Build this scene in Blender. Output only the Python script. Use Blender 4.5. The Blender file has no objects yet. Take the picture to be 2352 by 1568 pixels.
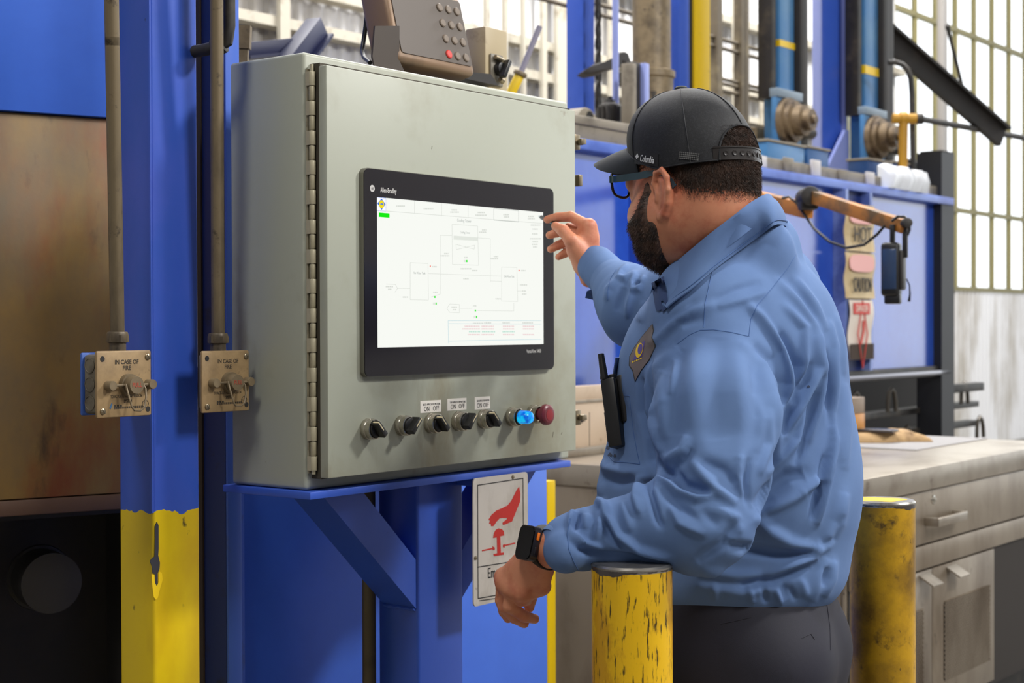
import bpy, bmesh, math, random
import numpy as np
from mathutils import Vector, Matrix, Euler
from mathutils.bvhtree import BVHTree
random.seed(7); np.random.seed(7)
SC = bpy.context.scene
COL = SC.collection
# ------------------------------------------------------------------ camera
F = 3566.4; CXP, CYP = 1176.0, 784.0; CAMH = 1.40
PITCH = math.radians(-0.6391); ROLL = math.radians(-0.1977)
def _unrot(a, b):
    c, s = math.cos(PITCH), math.sin(PITCH)
    x, y2, z2 = a, 1.0, -b
    return Vector((x, c*y2 - s*z2, s*y2 + c*z2))
def ray(px, py):
    c, s = math.cos(ROLL), math.sin(ROLL)
    dx, dy = (px-CXP)/F, (py-CYP)/F
    return _unrot(c*dx + s*dy, -s*dx + c*dy)
EYE = Vector((0, 0, CAMH))
def P(px, py, d):
    r = ray(px, py)
    return EYE + r*(d/r.y)
def project(p):
    q = Vector(p) - EYE
    c, s = math.cos(PITCH), math.sin(PITCH)
    y2 = c*q.y + s*q.z; z2 = -s*q.y + c*q.z
    a, b = q.x/y2*F, -z2/y2*F
    c, s = math.cos(ROLL), math.sin(ROLL)
    return CXP + c*a - s*b, CYP + s*a + c*b
fwd = ray(CXP, CYP).normalized()
_r = (ray(CXP+100, CYP) - ray(CXP, CYP)); right = (_r - fwd*_r.dot(fwd)).normalized()
up = right.cross(fwd).normalized()
cam_d = bpy.data.cameras.new('camera'); cam = bpy.data.objects.new('camera', cam_d); COL.objects.link(cam)
cam.matrix_world = Matrix(((right.x, up.x, -fwd.x, 0), (right.y, up.y, -fwd.y, 0), (right.z, up.z, -fwd.z, CAMH), (0, 0, 0, 1)))
cam_d.sensor_width = 36.0; cam_d.lens = F/2352*36.0
cam_d.clip_start = .05; cam_d.clip_end = 200
cam_d.dof.use_dof = True; cam_d.dof.focus_distance = 2.5; cam_d.dof.aperture_fstop = 7.5
SC.camera = cam
# ------------------------------------------------------------------ view, world, lights
SC.view_settings.view_transform = 'Standard'; SC.view_settings.look = 'None'
SC.view_settings.gamma = 1.0; SC.view_settings.exposure = -0.33
SC.view_settings.use_curve_mapping = False
w = bpy.data.worlds.new('sky'); SC.world = w; w.use_nodes = True
bg = w.node_tree.nodes['Background']; bg.inputs[0].default_value = (.93, .97, 1.0, 1); bg.inputs[1].default_value = 2.4
def area(name, loc, target, size, power, color=(1, 1, 1), sizey=None):
    l = bpy.data.lights.new(name, 'AREA'); l.energy = power; l.color = color; l.size = size
    if sizey: l.shape = 'RECTANGLE'; l.size_y = sizey
    o = bpy.data.objects.new(name, l); COL.objects.link(o); o.location = loc
    o.rotation_euler = (Vector(target)-Vector(loc)).to_track_quat('-Z', 'Y').to_euler()
    return o
area('unseen_lamp', (4.6, 2.9, 4.9), (0, 3.0, 1.3), .6, 290, (1, .98, .95))
area('unseen_lamp', (4.6, -0.6, 5.6), (0.4, 2.8, 1.2), 1.4, 330, (1, .98, .95))  # added unseen fill, brightens the back and right side of the shirt
area('unseen_lamp', (-1.4, -1.2, 6.8), (-1.0, 3.0, 0.9), 1.2, 215, (1, .98, .95))  # added unseen fill for the column and the left plates
area('unseen_lamp', (1.6, 8.6, 7.4), (0.2, 11.2, 2.2), 1.4, 950, (1, .98, .95))  # added out of view, aimed to brighten the back wall
area('unseen_lamp', (5.5, 11.0, 7.4), (4.0, 13.0, 2.5), 1.4, 900, (1, .98, .95))  # second added lamp brightening the back wall, farther right
area('unseen_lamp', (-1.5, 6.6, 7.4), (-1.6, 9.2, 2.2), 1.2, 500, (1, .98, .95))  # third added wall lamp, for the left part
# ------------------------------------------------------------------ frames
TH = math.radians(37.6739)
U = Vector((math.sin(TH), math.cos(TH), 0)); V = Vector((-math.cos(TH), math.sin(TH), 0)); Z = Vector((0, 0, 1))
ROTZ = math.pi/2 - TH
def frame(o, rz=ROTZ): return Matrix.Translation(Vector(o)) @ Matrix.Rotation(rz, 4, 'Z')
CABO = Vector((-.3591, 2.6983, CAMH-.2881)); CW, CD, CH = .7878, .1906, .762
FC = frame(CABO)                      # enclosure frame: x along its front, y back, z up
FT = frame((1.007, 4.6, 0))           # work table frame, same axes
def on(fr, px, py, y):
    """where the sight line of a photo point meets the plane y of a frame -> (x, z) in the frame"""
    inv = fr.inverted(); o = inv @ EYE; d = (inv.to_3x3() @ ray(px, py))
    t = (y - o.y)/d.y; q = o + d*t
    return q.x, q.z
def onx(fr, px, py, x):
    inv = fr.inverted(); o = inv @ EYE; d = (inv.to_3x3() @ ray(px, py))
    t = (x - o.x)/d.x; q = o + d*t
    return q.y, q.z
# ------------------------------------------------------------------ materials
def lin(c):
    return tuple(((v/255)/12.92 if v <= 10 else (((v/255)+.055)/1.055)**2.4) for v in c[:3]) + (1,)
MATS = {}
def mat(name, col, rough=.5, metal=0.0, layers=(), bump=None, spec=None, coat=0, sss=0, emis=None, trans=0, alpha=None, bands=None):
    """layers: (colour, scale, lo, hi, stretch) noise-masked wear; bump: (scale, strength, distance, stretch)"""
    if name in MATS: return MATS[name]
    m = bpy.data.materials.new(name); m.use_nodes = True; nt = m.node_tree; N = nt.nodes; L = nt.links
    b = N['Principled BSDF']
    b.inputs['Roughness'].default_value = rough; b.inputs['Metallic'].default_value = metal
    if spec is not None: b.inputs['Specular IOR Level'].default_value = spec
    if coat: b.inputs['Coat Weight'].default_value = coat; b.inputs['Coat Roughness'].default_value = .15
    if sss:
        b.inputs['Subsurface Weight'].default_value = sss; b.inputs['Subsurface Radius'].default_value = (.012, .005, .003); b.inputs['Subsurface Scale'].default_value = .5
    if trans: b.inputs['Transmission Weight'].default_value = trans
    if alpha is not None: b.inputs['Alpha'].default_value = alpha
    if emis:
        b.inputs['Emission Color'].default_value = lin(emis[0]); b.inputs['Emission Strength'].default_value = emis[1]
    tc = N.new('ShaderNodeTexCoord')
    rgb = N.new('ShaderNodeRGB'); rgb.outputs[0].default_value = lin(col); cur = rgb.outputs[0]
    def noise(scale, stretch=(1, 1, 1), detail=6):
        mp = N.new('ShaderNodeMapping'); mp.inputs['Scale'].default_value = stretch
        L.new(tc.outputs['Object'], mp.inputs[0])
        n = N.new('ShaderNodeTexNoise'); n.inputs['Scale'].default_value = scale; n.inputs['Detail'].default_value = detail
        n.inputs['Roughness'].default_value = .62
        L.new(mp.outputs[0], n.inputs['Vector']); return n.outputs['Fac']
    if bands:                      # (z, colour, wobble): paint colour below z
        for zb, cb, wob in bands:
            sx = N.new('ShaderNodeSeparateXYZ'); L.new(tc.outputs['Object'], sx.inputs[0])
            ad = N.new('ShaderNodeMath'); ad.operation = 'MULTIPLY_ADD'
            L.new(noise(22, (1, 1, .4)), ad.inputs[0]); ad.inputs[1].default_value = wob; L.new(sx.outputs[2], ad.inputs[2])
            lt = N.new('ShaderNodeMath'); lt.operation = 'LESS_THAN'; L.new(ad.outputs[0], lt.inputs[0]); lt.inputs[1].default_value = zb + wob*.5
            mx = N.new('ShaderNodeMixRGB'); L.new(lt.outputs[0], mx.inputs[0]); L.new(cur, mx.inputs[1]); mx.inputs[2].default_value = lin(cb); cur = mx.outputs[0]
    for ly in layers:
        c2, sc_, lo, hi = ly[:4]; st = ly[4] if len(ly) > 4 else (1, 1, 1)
        mr = N.new('ShaderNodeMapRange'); mr.inputs[1].default_value = lo; mr.inputs[2].default_value = hi
        if len(ly) > 5: mr.inputs[4].default_value = ly[5]
        L.new(noise(sc_, st), mr.inputs[0])
        mx = N.new('ShaderNodeMixRGB'); L.new(mr.outputs[0], mx.inputs[0]); L.new(cur, mx.inputs[1]); mx.inputs[2].default_value = lin(c2); cur = mx.outputs[0]
    L.new(cur, b.inputs['Base Color'])
    if sss: pass
    if bump:
        bp = N.new('ShaderNodeBump'); bp.inputs['Strength'].default_value = bump[1]; bp.inputs['Distance'].default_value = bump[2]
        L.new(noise(bump[0], bump[3] if len(bump) > 3 else (1, 1, 1), 4), bp.inputs['Height']); L.new(bp.outputs[0], b.inputs['Normal'])
    MATS[name] = m; return m
def emit(name, col, strength):
    if name in MATS: return MATS[name]
    m = bpy.data.materials.new(name); m.use_nodes = True; nt = m.node_tree; nt.nodes.clear()
    e = nt.nodes.new('ShaderNodeEmission'); e.inputs[0].default_value = lin(col); e.inputs[1].default_value = strength*1.26
    o = nt.nodes.new('ShaderNodeOutputMaterial'); nt.links.new(e.outputs[0], o.inputs[0]); MATS[name] = m; return m
# ------------------------------------------------------------------ objects
def thing(name, label, cat, fr=None, group=None):
    o = bpy.data.objects.new(name, None); COL.objects.link(o); o.empty_display_size = .1
    if fr is not None: o.matrix_world = fr
    o['label'] = label; o['category'] = cat
    if group: o['group'] = group
    return o
def tag(o, label=None, cat=None, group=None, kind=None):
    if label: o['label'] = label
    if cat: o['category'] = cat
    if group: o['group'] = group
    if kind: o['kind'] = kind
    return o
WM = {}
def wmat(o):
    m = o.matrix_basis.copy()
    while o.parent: o = o.parent; m = o.matrix_basis @ m
    return m
def link(name, me, material, parent=None, fr=None, world=False, label=None):
    """fr: transform of the mesh data; world: mesh data is in world coordinates"""
    if fr is not None: me.transform(fr)
    o = bpy.data.objects.new(name, me); COL.objects.link(o)
    if parent is not None:
        if world: me.transform(wmat(parent).inverted())
        o.parent = parent
    mats = material if isinstance(material, (list, tuple)) else [material]
    me.materials.clear()
    for m in mats: me.materials.append(m)
    if label: o['label'] = label
    return o
def smooth(me, ang=35):
    me.polygons.foreach_set('use_smooth', [True]*len(me.polygons))
    if hasattr(me, 'set_sharp_from_angle'): me.set_sharp_from_angle(angle=math.radians(ang))
class MB:
    def __init__(s): s.bm = bmesh.new(); s.mi = 0
    def _new(s, f): return f
    def _absorb(s, b2, M=None):
        me = bpy.data.meshes.new('t'); b2.to_mesh(me); b2.free()
        if M is not None: me.transform(M)
        n0 = len(s.bm.faces); s.bm.from_mesh(me); bpy.data.meshes.remove(me)
        s.bm.faces.ensure_lookup_table()
        for f in s.bm.faces[n0:]: f.material_index = s.mi
    def box(s, x0, x1, y0, y1, z0, z1, bev=0, seg=2, M=None, edges='all'):
        b = bmesh.new(); bmesh.ops.create_cube(b, size=1)
        x0, x1 = sorted((x0, x1)); y0, y1 = sorted((y0, y1)); z0, z1 = sorted((z0, z1))
        for v in b.verts:
            v.co = Vector((x0+(v.co.x+.5)*(x1-x0), y0+(v.co.y+.5)*(y1-y0), z0+(v.co.z+.5)*(z1-z0)))
        if bev:
            bev = min(bev, .49*min(x1-x0, y1-y0, z1-z0)) if edges == 'all' else bev
            es = list(b.edges)
            if edges in 'xyz':
                i = 'xyz'.index(edges); es = [e for e in es if abs((e.verts[0].co-e.verts[1].co)[i]) > 1e-6]
            bmesh.ops.bevel(b, geom=es, offset=bev, segments=seg, affect='EDGES', profile=.5)
        s._absorb(b, M); return s
    def cyl(s, p0, p1, r, n=24, r2=None, bev=0, M=None, cap=True):
        p0, p1 = Vector(p0), Vector(p1); b = bmesh.new(); d = p1-p0
        bmesh.ops.create_cone(b, cap_ends=cap, cap_tris=False, segments=n, radius1=r, radius2=r if r2 is None else r2, depth=d.length)
        if bev:
            es = [e for e in b.edges if len(e.link_faces) == 2 and any(len(f.verts) > 4 for f in e.link_faces)]
            bmesh.ops.bevel(b, geom=es, offset=bev, segments=2, affect='EDGES', profile=.5)
        T = Matrix.Translation((p0+p1)/2) @ d.to_track_quat('Z', 'Y').to_matrix().to_4x4()
        s._absorb(b, T if M is None else M @ T); return s
    def tube(s, pts, r, n=8, M=None, closed=False):
        pts = [Vector(p) for p in pts]; b = bmesh.new(); rings = []; N_ = len(pts); nrm = None
        for i, p in enumerate(pts):
            a = pts[(i-1) % N_] if (closed or i > 0) else p; c = pts[(i+1) % N_] if (closed or i < N_-1) else p
            t = (c-a).normalized()
            if nrm is None: nrm = t.orthogonal().normalized()
            nrm = (nrm - t*nrm.dot(t)); nrm = nrm.normalized() if nrm.length > 1e-6 else t.orthogonal().normalized()
            bi = t.cross(nrm); rr = r[i] if isinstance(r, (list, tuple)) else r
            rings.append([b.verts.new(p + (nrm*math.cos(k*2*math.pi/n)+bi*math.sin(k*2*math.pi/n))*rr) for k in range(n)])
        m = N_ if closed else N_-1
        for i in range(m):
            for k in range(n): b.faces.new((rings[i][k], rings[i][(k+1) % n], rings[(i+1) % N_][(k+1) % n], rings[(i+1) % N_][k]))
        if not closed: b.faces.new(rings[0][::-1]); b.faces.new(rings[-1])
        s._absorb(b, M); return s
    def prism(s, poly, h, M=None, bev=0):
        """poly: xy points, extruded 0..h in z"""
        b = bmesh.new(); lo = [b.verts.new((x, y, 0)) for x, y in poly]; hi = [b.verts.new((x, y, h)) for x, y in poly]; n = len(poly)
        a = sum(poly[i][0]*poly[(i+1) % n][1]-poly[(i+1) % n][0]*poly[i][1] for i in range(n))
        f0 = b.faces.new(lo[::-1] if a > 0 else lo); f1 = b.faces.new(hi if a > 0 else hi[::-1])
        for i in range(n):
            j = (i+1) % n
            b.faces.new((lo[i], lo[j], hi[j], hi[i]) if a > 0 else (lo[j], lo[i], hi[i], hi[j]))
        if bev: bmesh.ops.bevel(b, geom=list(f1.edges), offset=bev, segments=2, affect='EDGES', profile=.5)
        s._absorb(b, M); return s
    def lathe(s, prof, n=28, M=None):
        """prof: (r, z) profile, turned about z"""
        b = bmesh.new(); rings = []
        for r, z in prof:
            rings.append([b.verts.new((r*math.cos(k*2*math.pi/n), r*math.sin(k*2*math.pi/n), z)) for k in range(n)] if r > 1e-6 else [b.verts.new((0, 0, z))])
        for A, B in zip(rings, rings[1:]):
            for k in range(n):
                q = [A[k % len(A)], A[(k+1) % len(A)], B[(k+1) % len(B)], B[k % len(B)]]
                q2 = []
                for v in q:
                    if v not in q2: q2.append(v)
                if len(q2) > 2: b.faces.new(q2)
        for R_, fl in ((rings[0], True), (rings[-1], False)):
            if len(R_) > 2: b.faces.new(R_[::-1] if fl else R_)
        bmesh.ops.recalc_face_normals(b, faces=b.faces)
        s._absorb(b, M); return s
    def quad(s, pts):
        vs = [s.bm.verts.new(Vector(p)) for p in pts]; f = s.bm.faces.new(vs); f.material_index = s.mi; return s
    def sphere(s, c, r, scale=(1, 1, 1), n=16, M=None):
        b = bmesh.new(); bmesh.ops.create_uvsphere(b, u_segments=n, v_segments=max(6, n//2), radius=r)
        T = Matrix.Translation(Vector(c)) @ Matrix.Diagonal((*scale, 1)); s._absorb(b, T if M is None else M @ T); return s
    def build(s, name, material, parent=None, fr=None, world=False, sm=35, label=None):
        me = bpy.data.meshes.new(name); s.bm.to_mesh(me); s.bm.free()
        if sm: smooth(me, sm)
        return link(name, me, material, parent, fr, world, label)
def RX(a): return Matrix.Rotation(a, 4, 'X')
def RY(a): return Matrix.Rotation(a, 4, 'Y')
def RZ(a): return Matrix.Rotation(a, 4, 'Z')
def T3(x, y, z): return Matrix.Translation((x, y, z))
FRONT = RX(math.pi/2)      # xy-plane drawing -> xz-plane facing -y
def text(body, size, material, parent, M, name='lettering', ext=.0004, align='CENTER', xs=1.0, bold=0):
    """writing standing in the parent's frame; M places the xy plane of the text"""
    cu = bpy.data.curves.new(name, 'FONT'); cu.body = body; cu.size = size; cu.extrude = ext; cu.align_x = align; cu.align_y = 'CENTER'
    cu.resolution_u = 3; cu.offset = bold
    t = bpy.data.objects.new('t', cu); COL.objects.link(t)
    dg = bpy.context.evaluated_depsgraph_get()
    me = bpy.data.meshes.new_from_object(t.evaluated_get(dg)); bpy.data.objects.remove(t); bpy.data.curves.remove(cu)
    me.name = name; me.transform(M @ Matrix.Diagonal((xs, 1, 1, 1)))
    return link(name, me, material, parent)
def copy_tree(o, parent=None):
    c = o.copy(); COL.objects.link(c); c.parent = parent
    for ch in [x for x in COL.objects if x.parent == o]: copy_tree(ch, c)
    return c
# ------------------------------------------------------------------ shared materials
BLUE = (48, 84, 184)
m_blue = mat('blue_paint', BLUE, .42, layers=[((58, 92, 190), 3, .45, .7), ((40, 44, 62), 26, .70, .76), ((28, 30, 40), 9, .72, .82)], bump=(60, .12, .002))
m_bluelite = mat('blue_panel_paint', (56, 102, 204), .4, layers=[((48, 90, 188), 2, .4, .7), ((38, 60, 120), 40, .74, .8)], bump=(8, .1, .003))
m_blueshade = mat('shaded_blue_paint', (26, 46, 110), .45, layers=[((30, 32, 44), 12, .58, .72)], bump=(40, .15, .002))
m_tank = mat('glossy_blue_paint', (44, 88, 196), .22, layers=[((38, 74, 178), 2.5, .4, .65), ((26, 40, 90), 14, .70, .78)], bump=(7, .10, .02, (1, 1, .08)), coat=1.0)
m_teal = mat('light_blue_enamel', (64, 118, 170), .4, layers=[((80, 128, 170), 4, .45, .6), ((50, 50, 48), 9, .66, .76)])
m_lav = mat('lavender_paint', (140, 152, 210), .4)
m_yel = mat('yellow_paint', (216, 180, 8), .42, layers=[((150, 118, 10), 5, .62, .78), ((70, 58, 24), 24, .68, .76)], bump=(30, .2, .002))
m_black = mat('black_steel', (28, 27, 27), .5, layers=[((60, 54, 46), 12, .6, .75)])
m_dark = mat('greasy_dark_steel', (40, 37, 35), .55, layers=[((74, 66, 54), 9, .5, .7), ((16, 16, 17), 5, .5, .65)], bump=(20, .3, .004))
m_ledge = mat('dusty_grey_steel', (128, 120, 106), .6, layers=[((90, 82, 70), 8, .5, .7), ((50, 46, 42), 18, .64, .75)], bump=(30, .3, .004))
m_grime = mat('dusty_tan_metal', (128, 112, 86), .5, .15, layers=[((84, 72, 54), 9, .45, .7), ((60, 52, 42), 30, .6, .75)], bump=(60, .25, .002))
m_conduit = mat('dusty_conduit', (118, 104, 80), .45, .3, layers=[((72, 63, 52), 9, .42, .62, (1, 1, .3)), ((54, 48, 42), 26, .6, .7)], bump=(60, .2, .001))
m_steel = mat('brushed_stainless', (172, 163, 150), .34, .75, layers=[((140, 128, 114), 4, .48, .7), ((96, 84, 72), 14, .64, .78)], bump=(90, .06, .001, (1, 1, .1)))
m_chrome = mat('worn_chrome', (190, 186, 176), .22, .9, layers=[((120, 112, 98), 30, .55, .7)])
m_white = mat('white_label', (226, 220, 210), .5)
m_ink = mat('black_print', (36, 33, 32), .6)
m_rubber = mat('black_plastic', (20, 20, 22), .4)
m_screw = mat('screw_steel', (140, 128, 106), .35, .8)
# ================================================================== SETTING
m_floor = mat('concrete_floor', (120, 116, 110), .6, layers=[((80, 76, 70), 1.5, .45, .65)], bump=(8, .2, .004))
WALLY = 4.6
m_wall = mat('corrugated_sheet', (214, 214, 216), .5, layers=[((150, 142, 128), 1.6, .5, .72, (1, 1, .25)), ((110, 100, 84), 6, .68, .78, (1, 1, .2))])
m_girt = mat('dusty_girt', (166, 160, 146), .7, layers=[((104, 94, 72), 6, .55, .75)])
b = MB(); b.box(-12.1, 30, -9.1, WALLY+.1, -.12, 0); tag(b.build('floor', m_floor, fr=FT), kind='structure')

def wall_piece(u0, u1, z0, z1, pitch=.12):
    b = bmesh.new(); prev = None; u = u0; k = 0; prof = [0, 0, .03, .03]
    offs = [0, .055, .07, .105]
    while u < u1:
        for o_, h_ in zip(offs, prof):
            x = u+o_*pitch/.12
            a = b.verts.new((x, WALLY-h_, z0)); c = b.verts.new((x, WALLY-h_, z1))
            if prev: b.faces.new((prev[0], a, c, prev[1]))
            prev = (a, c)
        u += pitch
    me = bpy.data.meshes.new('w'); b.to_mesh(me); b.free(); return me
uw, _ = on(FT, 2050, 240, WALLY)          # where the glazing begins
wall = link('wall_back', wall_piece(-12, uw, 0, 8.2), m_wall, fr=FT); tag(wall, kind='structure')
me = wall_piece(uw, 24, 0, 1.75); o = link('lower_sheet', me, m_wall, wall, fr=FT); 
# horizontal girts and stanchions fixed to the wall
for i, zz in enumerate((2.35, 3.1, 3.32, 3.9, 5.2)):
    b = MB(); b.box(-6, uw, WALLY-.14, WALLY-.03, zz, zz+.06); b.build('girt', m_girt, wall, fr=FT)
for px, wd in ((1008, .07), (1172, .035), (1214, .03), (1260, .05), (1302, .15), (1700, .07), (1762, .06), (1420, .10), (665, .08), (1130, .04)):
    x, _ = on(FT, px, 200, WALLY-.2); b = MB(); b.box(x-wd/2, x+wd/2, WALLY-.17, WALLY-.14, 0, 8); b.build('stanchion', m_girt, wall, fr=FT)
# glazed wall on the right, daylight behind it
m_mull = mat('window_bar', (120, 112, 70), .6)
m_glass = mat('window_glass', (255, 255, 255), .02, trans=1.0)
m_glass.node_tree.nodes['Principled BSDF'].inputs['IOR'].default_value = 1.02
win = thing('window_1', 'tall daylit glazed wall behind the tank with thin bars', 'window', FT); win['kind'] = 'structure'
del win['category']
for k in range(16):
    x = uw + k*.55
    b = MB(); b.box(x-.011, x+.011, WALLY-.03, WALLY+.03, 1.75, 8.2); b.build('window_bar', m_mull, win)
for zz in (1.75, 2.62, 4.6, 6.6, 8.16):
    b = MB(); b.box(uw, uw+8.3, WALLY-.03, WALLY+.03, zz, zz+.05); b.build('window_bar', m_mull, win)
for k in range(15):
    b = MB(); b.box(uw+k*.55+.02, uw+k*.55+.53, WALLY-.004, WALLY+.004, 1.8, 8.16); b.build('glass_pane', m_glass, win)
m_ceil = mat('ceiling_sheet', (150, 148, 144), .7)
for nm, bx_ in (('ceiling', (-12, 15, -9, WALLY+.1, 8.2, 8.3)), ('wall_left', (-12.1, -12, -9, WALLY+.1, 0, 8.2)), ('wall_front', (-12, 15, -9.1, -9, 0, 8.2))):
    b = MB(); b.box(*bx_); tag(b.build(nm, m_ceil if nm == 'ceiling' else m_wall, fr=FT), kind='structure')
# ---- machine housing on the left: blue plate, rusty plate, dark opening
q = P(276, 744, 3.28); FL = Matrix.Translation((q.x, q.y, 0)) @ Matrix.Rotation(math.atan2(.53, .85), 4, 'Z')
m_rust = mat('rusty_plate', (134, 104, 54), .55, .1, layers=[((126, 68, 30), 5, .47, .64, (1, 1, .4)), ((104, 88, 66), 2.2, .45, .62, (1, 1, .6)), ((58, 40, 26), 9, .58, .72, (1, 1, .4))], bump=(30, .2, .002))
m_char = mat('dull_black_steel', (34, 31, 29), .6, layers=[((50, 42, 36), 4, .5, .7)])
hs = thing('furnace_housing', 'blue and rusty plated furnace housing at the far left behind the blue column', 'machine', FL)
_, zb = on(FL, 200, 268, 0); _, zl = on(FL, 200, 1136, 0)
b = MB(); b.box(-.9, .10, -.012, .9, zb, 3.4, .002); b.build('upper_plate', m_bluelite, hs, label='bright blue upper plate')
b = MB(); b.box(-.9, .10, 0, .9, zl, zb-.002, .002); b.build('lower_plate', m_rust, hs, label='rust streaked brown plate')
b = MB(); b.box(-.9, .10, .0, .06, zl-.035, zl-.002, .004); b.build('edge_angle', mat('brown_angle', (92, 66, 50), .6), hs)
b = MB(); b.box(-.9, .10, .3, .34, 0, zl-.03); b.box(.06, .10, .06, .9, 0, zl-.04); b.box(-.9, .06, .06, .3, zl-.05, zl-.036); b.build('dark_opening', m_char, hs, label='black recess below the plates')  # black sheets, the shade of the opening put into their colour
dr = P(104, 1332, 3.32); rr = .072
Md = FL.inverted() @ Matrix.Translation(dr)
c = Md.translation
b = MB(); b.lathe([(0, -.01), (.05, -.01), (.062, .0), (.07, 0), (.072, .006), (.07, .012), (.064, .012), (.064, .1), (0, .1)], 40, T3(c.x, c.y, c.z) @ RX(math.pi/2) @ T3(0, 0, -.05))
b.build('drum_end', mat('black_drum', (40, 38, 36), .35), hs)
# ---- blue column with yellow foot
q = P(350, 744, 2.66); FCOL = frame((q.x, q.y, 0))
_, zy = on(FCOL, 400, 1172, 0)
m_col = mat('column_paint', BLUE, .38, layers=[((62, 88, 190), 3.5, .48, .62, (1, 1, .6)), ((28, 36, 70), 22, .69, .75), ((22, 24, 34), 70, .74, .78)], bump=(14, .15, .003))
# blue first, yellow band painted over the foot
def banded(name, base, band, z, wob, layers, rough, bump):
    m = mat(name, base, rough, layers=layers, bump=bump)
    nt = m.node_tree; N = nt.nodes; L = nt.links; bs = N['Principled BSDF']; src = bs.inputs['Base Color'].links[0].from_socket
    tc = N.new('ShaderNodeTexCoord'); sx = N.new('ShaderNodeSeparateXYZ'); L.new(tc.outputs['Object'], sx.inputs[0])
    def nz(sc_, st, lo, hi):
        mp = N.new('ShaderNodeMapping'); mp.inputs['Scale'].default_value = st; L.new(tc.outputs['Object'], mp.inputs[0])
        n = N.new('ShaderNodeTexNoise'); n.inputs['Scale'].default_value = sc_; n.inputs['Detail'].default_value = 5; L.new(mp.outputs[0], n.inputs['Vector'])
        if lo is None: return n.outputs['Fac']
        r = N.new('ShaderNodeMapRange'); r.inputs[1].default_value = lo; r.inputs[2].default_value = hi; L.new(n.outputs['Fac'], r.inputs[0]); return r.outputs[0]
    yl = N.new('ShaderNodeRGB'); yl.outputs[0].default_value = lin(band); cur = yl.outputs[0]
    for c_, sc_, lo, hi, st in (((188, 146, 12), 5, .48, .68, (1, 1, .5)), ((104, 76, 22), 13, .62, .74, (1, 1, .35)), ((44, 36, 22), 34, .68, .75, (1, 1, .6))):
        mx = N.new('ShaderNodeMixRGB'); L.new(nz(sc_, st, lo, hi), mx.inputs[0]); L.new(cur, mx.inputs[1]); mx.inputs[2].default_value = lin(c_); cur = mx.outputs[0]
    ad = N.new('ShaderNodeMath'); ad.operation = 'MULTIPLY_ADD'; L.new(nz(24, (1, 1, .5), None, None), ad.inputs[0]); ad.inputs[1].default_value = wob; L.new(sx.outputs[2], ad.inputs[2])
    lt = N.new('ShaderNodeMath'); lt.operation = 'LESS_THAN'; lt.inputs[1].default_value = z+wob*.5; L.new(ad.outputs[0], lt.inputs[0])
    mx = N.new('ShaderNodeMixRGB'); L.new(lt.outputs[0], mx.inputs[0]); L.new(src, mx.inputs[1]); L.new(cur, mx.inputs[2]); L.new(mx.outputs[0], bs.inputs['Base Color'])
    return m
m_colb = banded('column_two_tone', BLUE, (222, 190, 8), zy, .035, [((62, 88, 190), 3.5, .48, .62, (1, 1, .6)), ((28, 36, 70), 22, .69, .75), ((22, 24, 34), 70, .74, .78)], .38, (14, .15, .003))
xr, _ = on(FCOL, 457, 744, 0); yl_, _ = onx(FCOL, 271, 744, 0)
co = thing('steel_column', 'blue square steel column with yellow painted foot at the left of the enclosure', 'column', FCOL)
b = MB(); b.box(0, xr, 0, yl_, 0, 3.6, .006, 3, edges='z'); b.build('column_tube', m_colb, co)
# paint torn off along the corner
def pxpoly(fr, pts, y): return [on(fr, px, py, y) for px, py in pts]
tear = [(360, 1198), (364, 1206), (364, 1260), (363, 1275), (367, 1292), (366, 1306), (362, 1316), (362, 1340), (359, 1345), (356, 1338), (356, 1318), (350, 1316), (349, 1302), (344, 1288), (350, 1280), (355, 1278), (356, 1240), (356, 1208)]
pl = pxpoly(FCOL, tear, -.0006)
b = MB(); b.prism(pl, .0012, FRONT); b.build('bare_patch', mat('bare_dark_steel', (50, 50, 58), .5), co, label='dark bare steel where paint tore off')
fl = [(348, 1318), (355, 1319), (356, 1338), (360, 1345), (364, 1338), (366, 1312), (372, 1316), (374, 1330), (368, 1350), (363, 1372), (358, 1377), (353, 1370), (350, 1345)]
b = MB(); b.prism(pxpoly(FCOL, fl, -.0012), .0012, FRONT); b.build('paint_flake', mat('fresh_yellow', (238, 200, 20), .4), co, label='lifted bright yellow flake')
b = MB(); b.tube([(.0, .003, z) for z in np.linspace(zy, 3.6, 20)], .003, 6); b.build('weld_bead', m_col, co)
# ---- second beam behind the enclosure
q = P(521, 744, 2.96); FB = frame((q.x, q.y, 0))
x2, _ = on(FB, 556, 1300, 0); y2, _ = onx(FB, 466, 744, 0)
be = thing('channel_beam', 'narrow blue channel beam between the column and the grey enclosure', 'beam', FB)
m_beam = mat('stained_light_blue', (70, 108, 205), .42, layers=[((84, 84, 84), 7, .60, .72, (1, 1, .5)), ((70, 66, 58), 20, .68, .76)])
b = MB(); b.box(0, x2, 0, .006, 0, 3.6, .002); b.build('front_flange', m_beam, be, label='stained front flange, its lit side put into the lighter blue')  # lighter blue paints in the light on this face, besides stains
b = MB(); b.box(0, .006, .006, y2, 0, 3.6, .001); b.build('web', m_blueshade, be)  # darker blue paints in the shaded side of the beam
b = MB(); b.box(-.004, .004, y2, y2+.03, 0, 3.6); b.build('rear_edge', mat('brown_black_edge', (58, 46, 36), .6), be)
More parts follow.
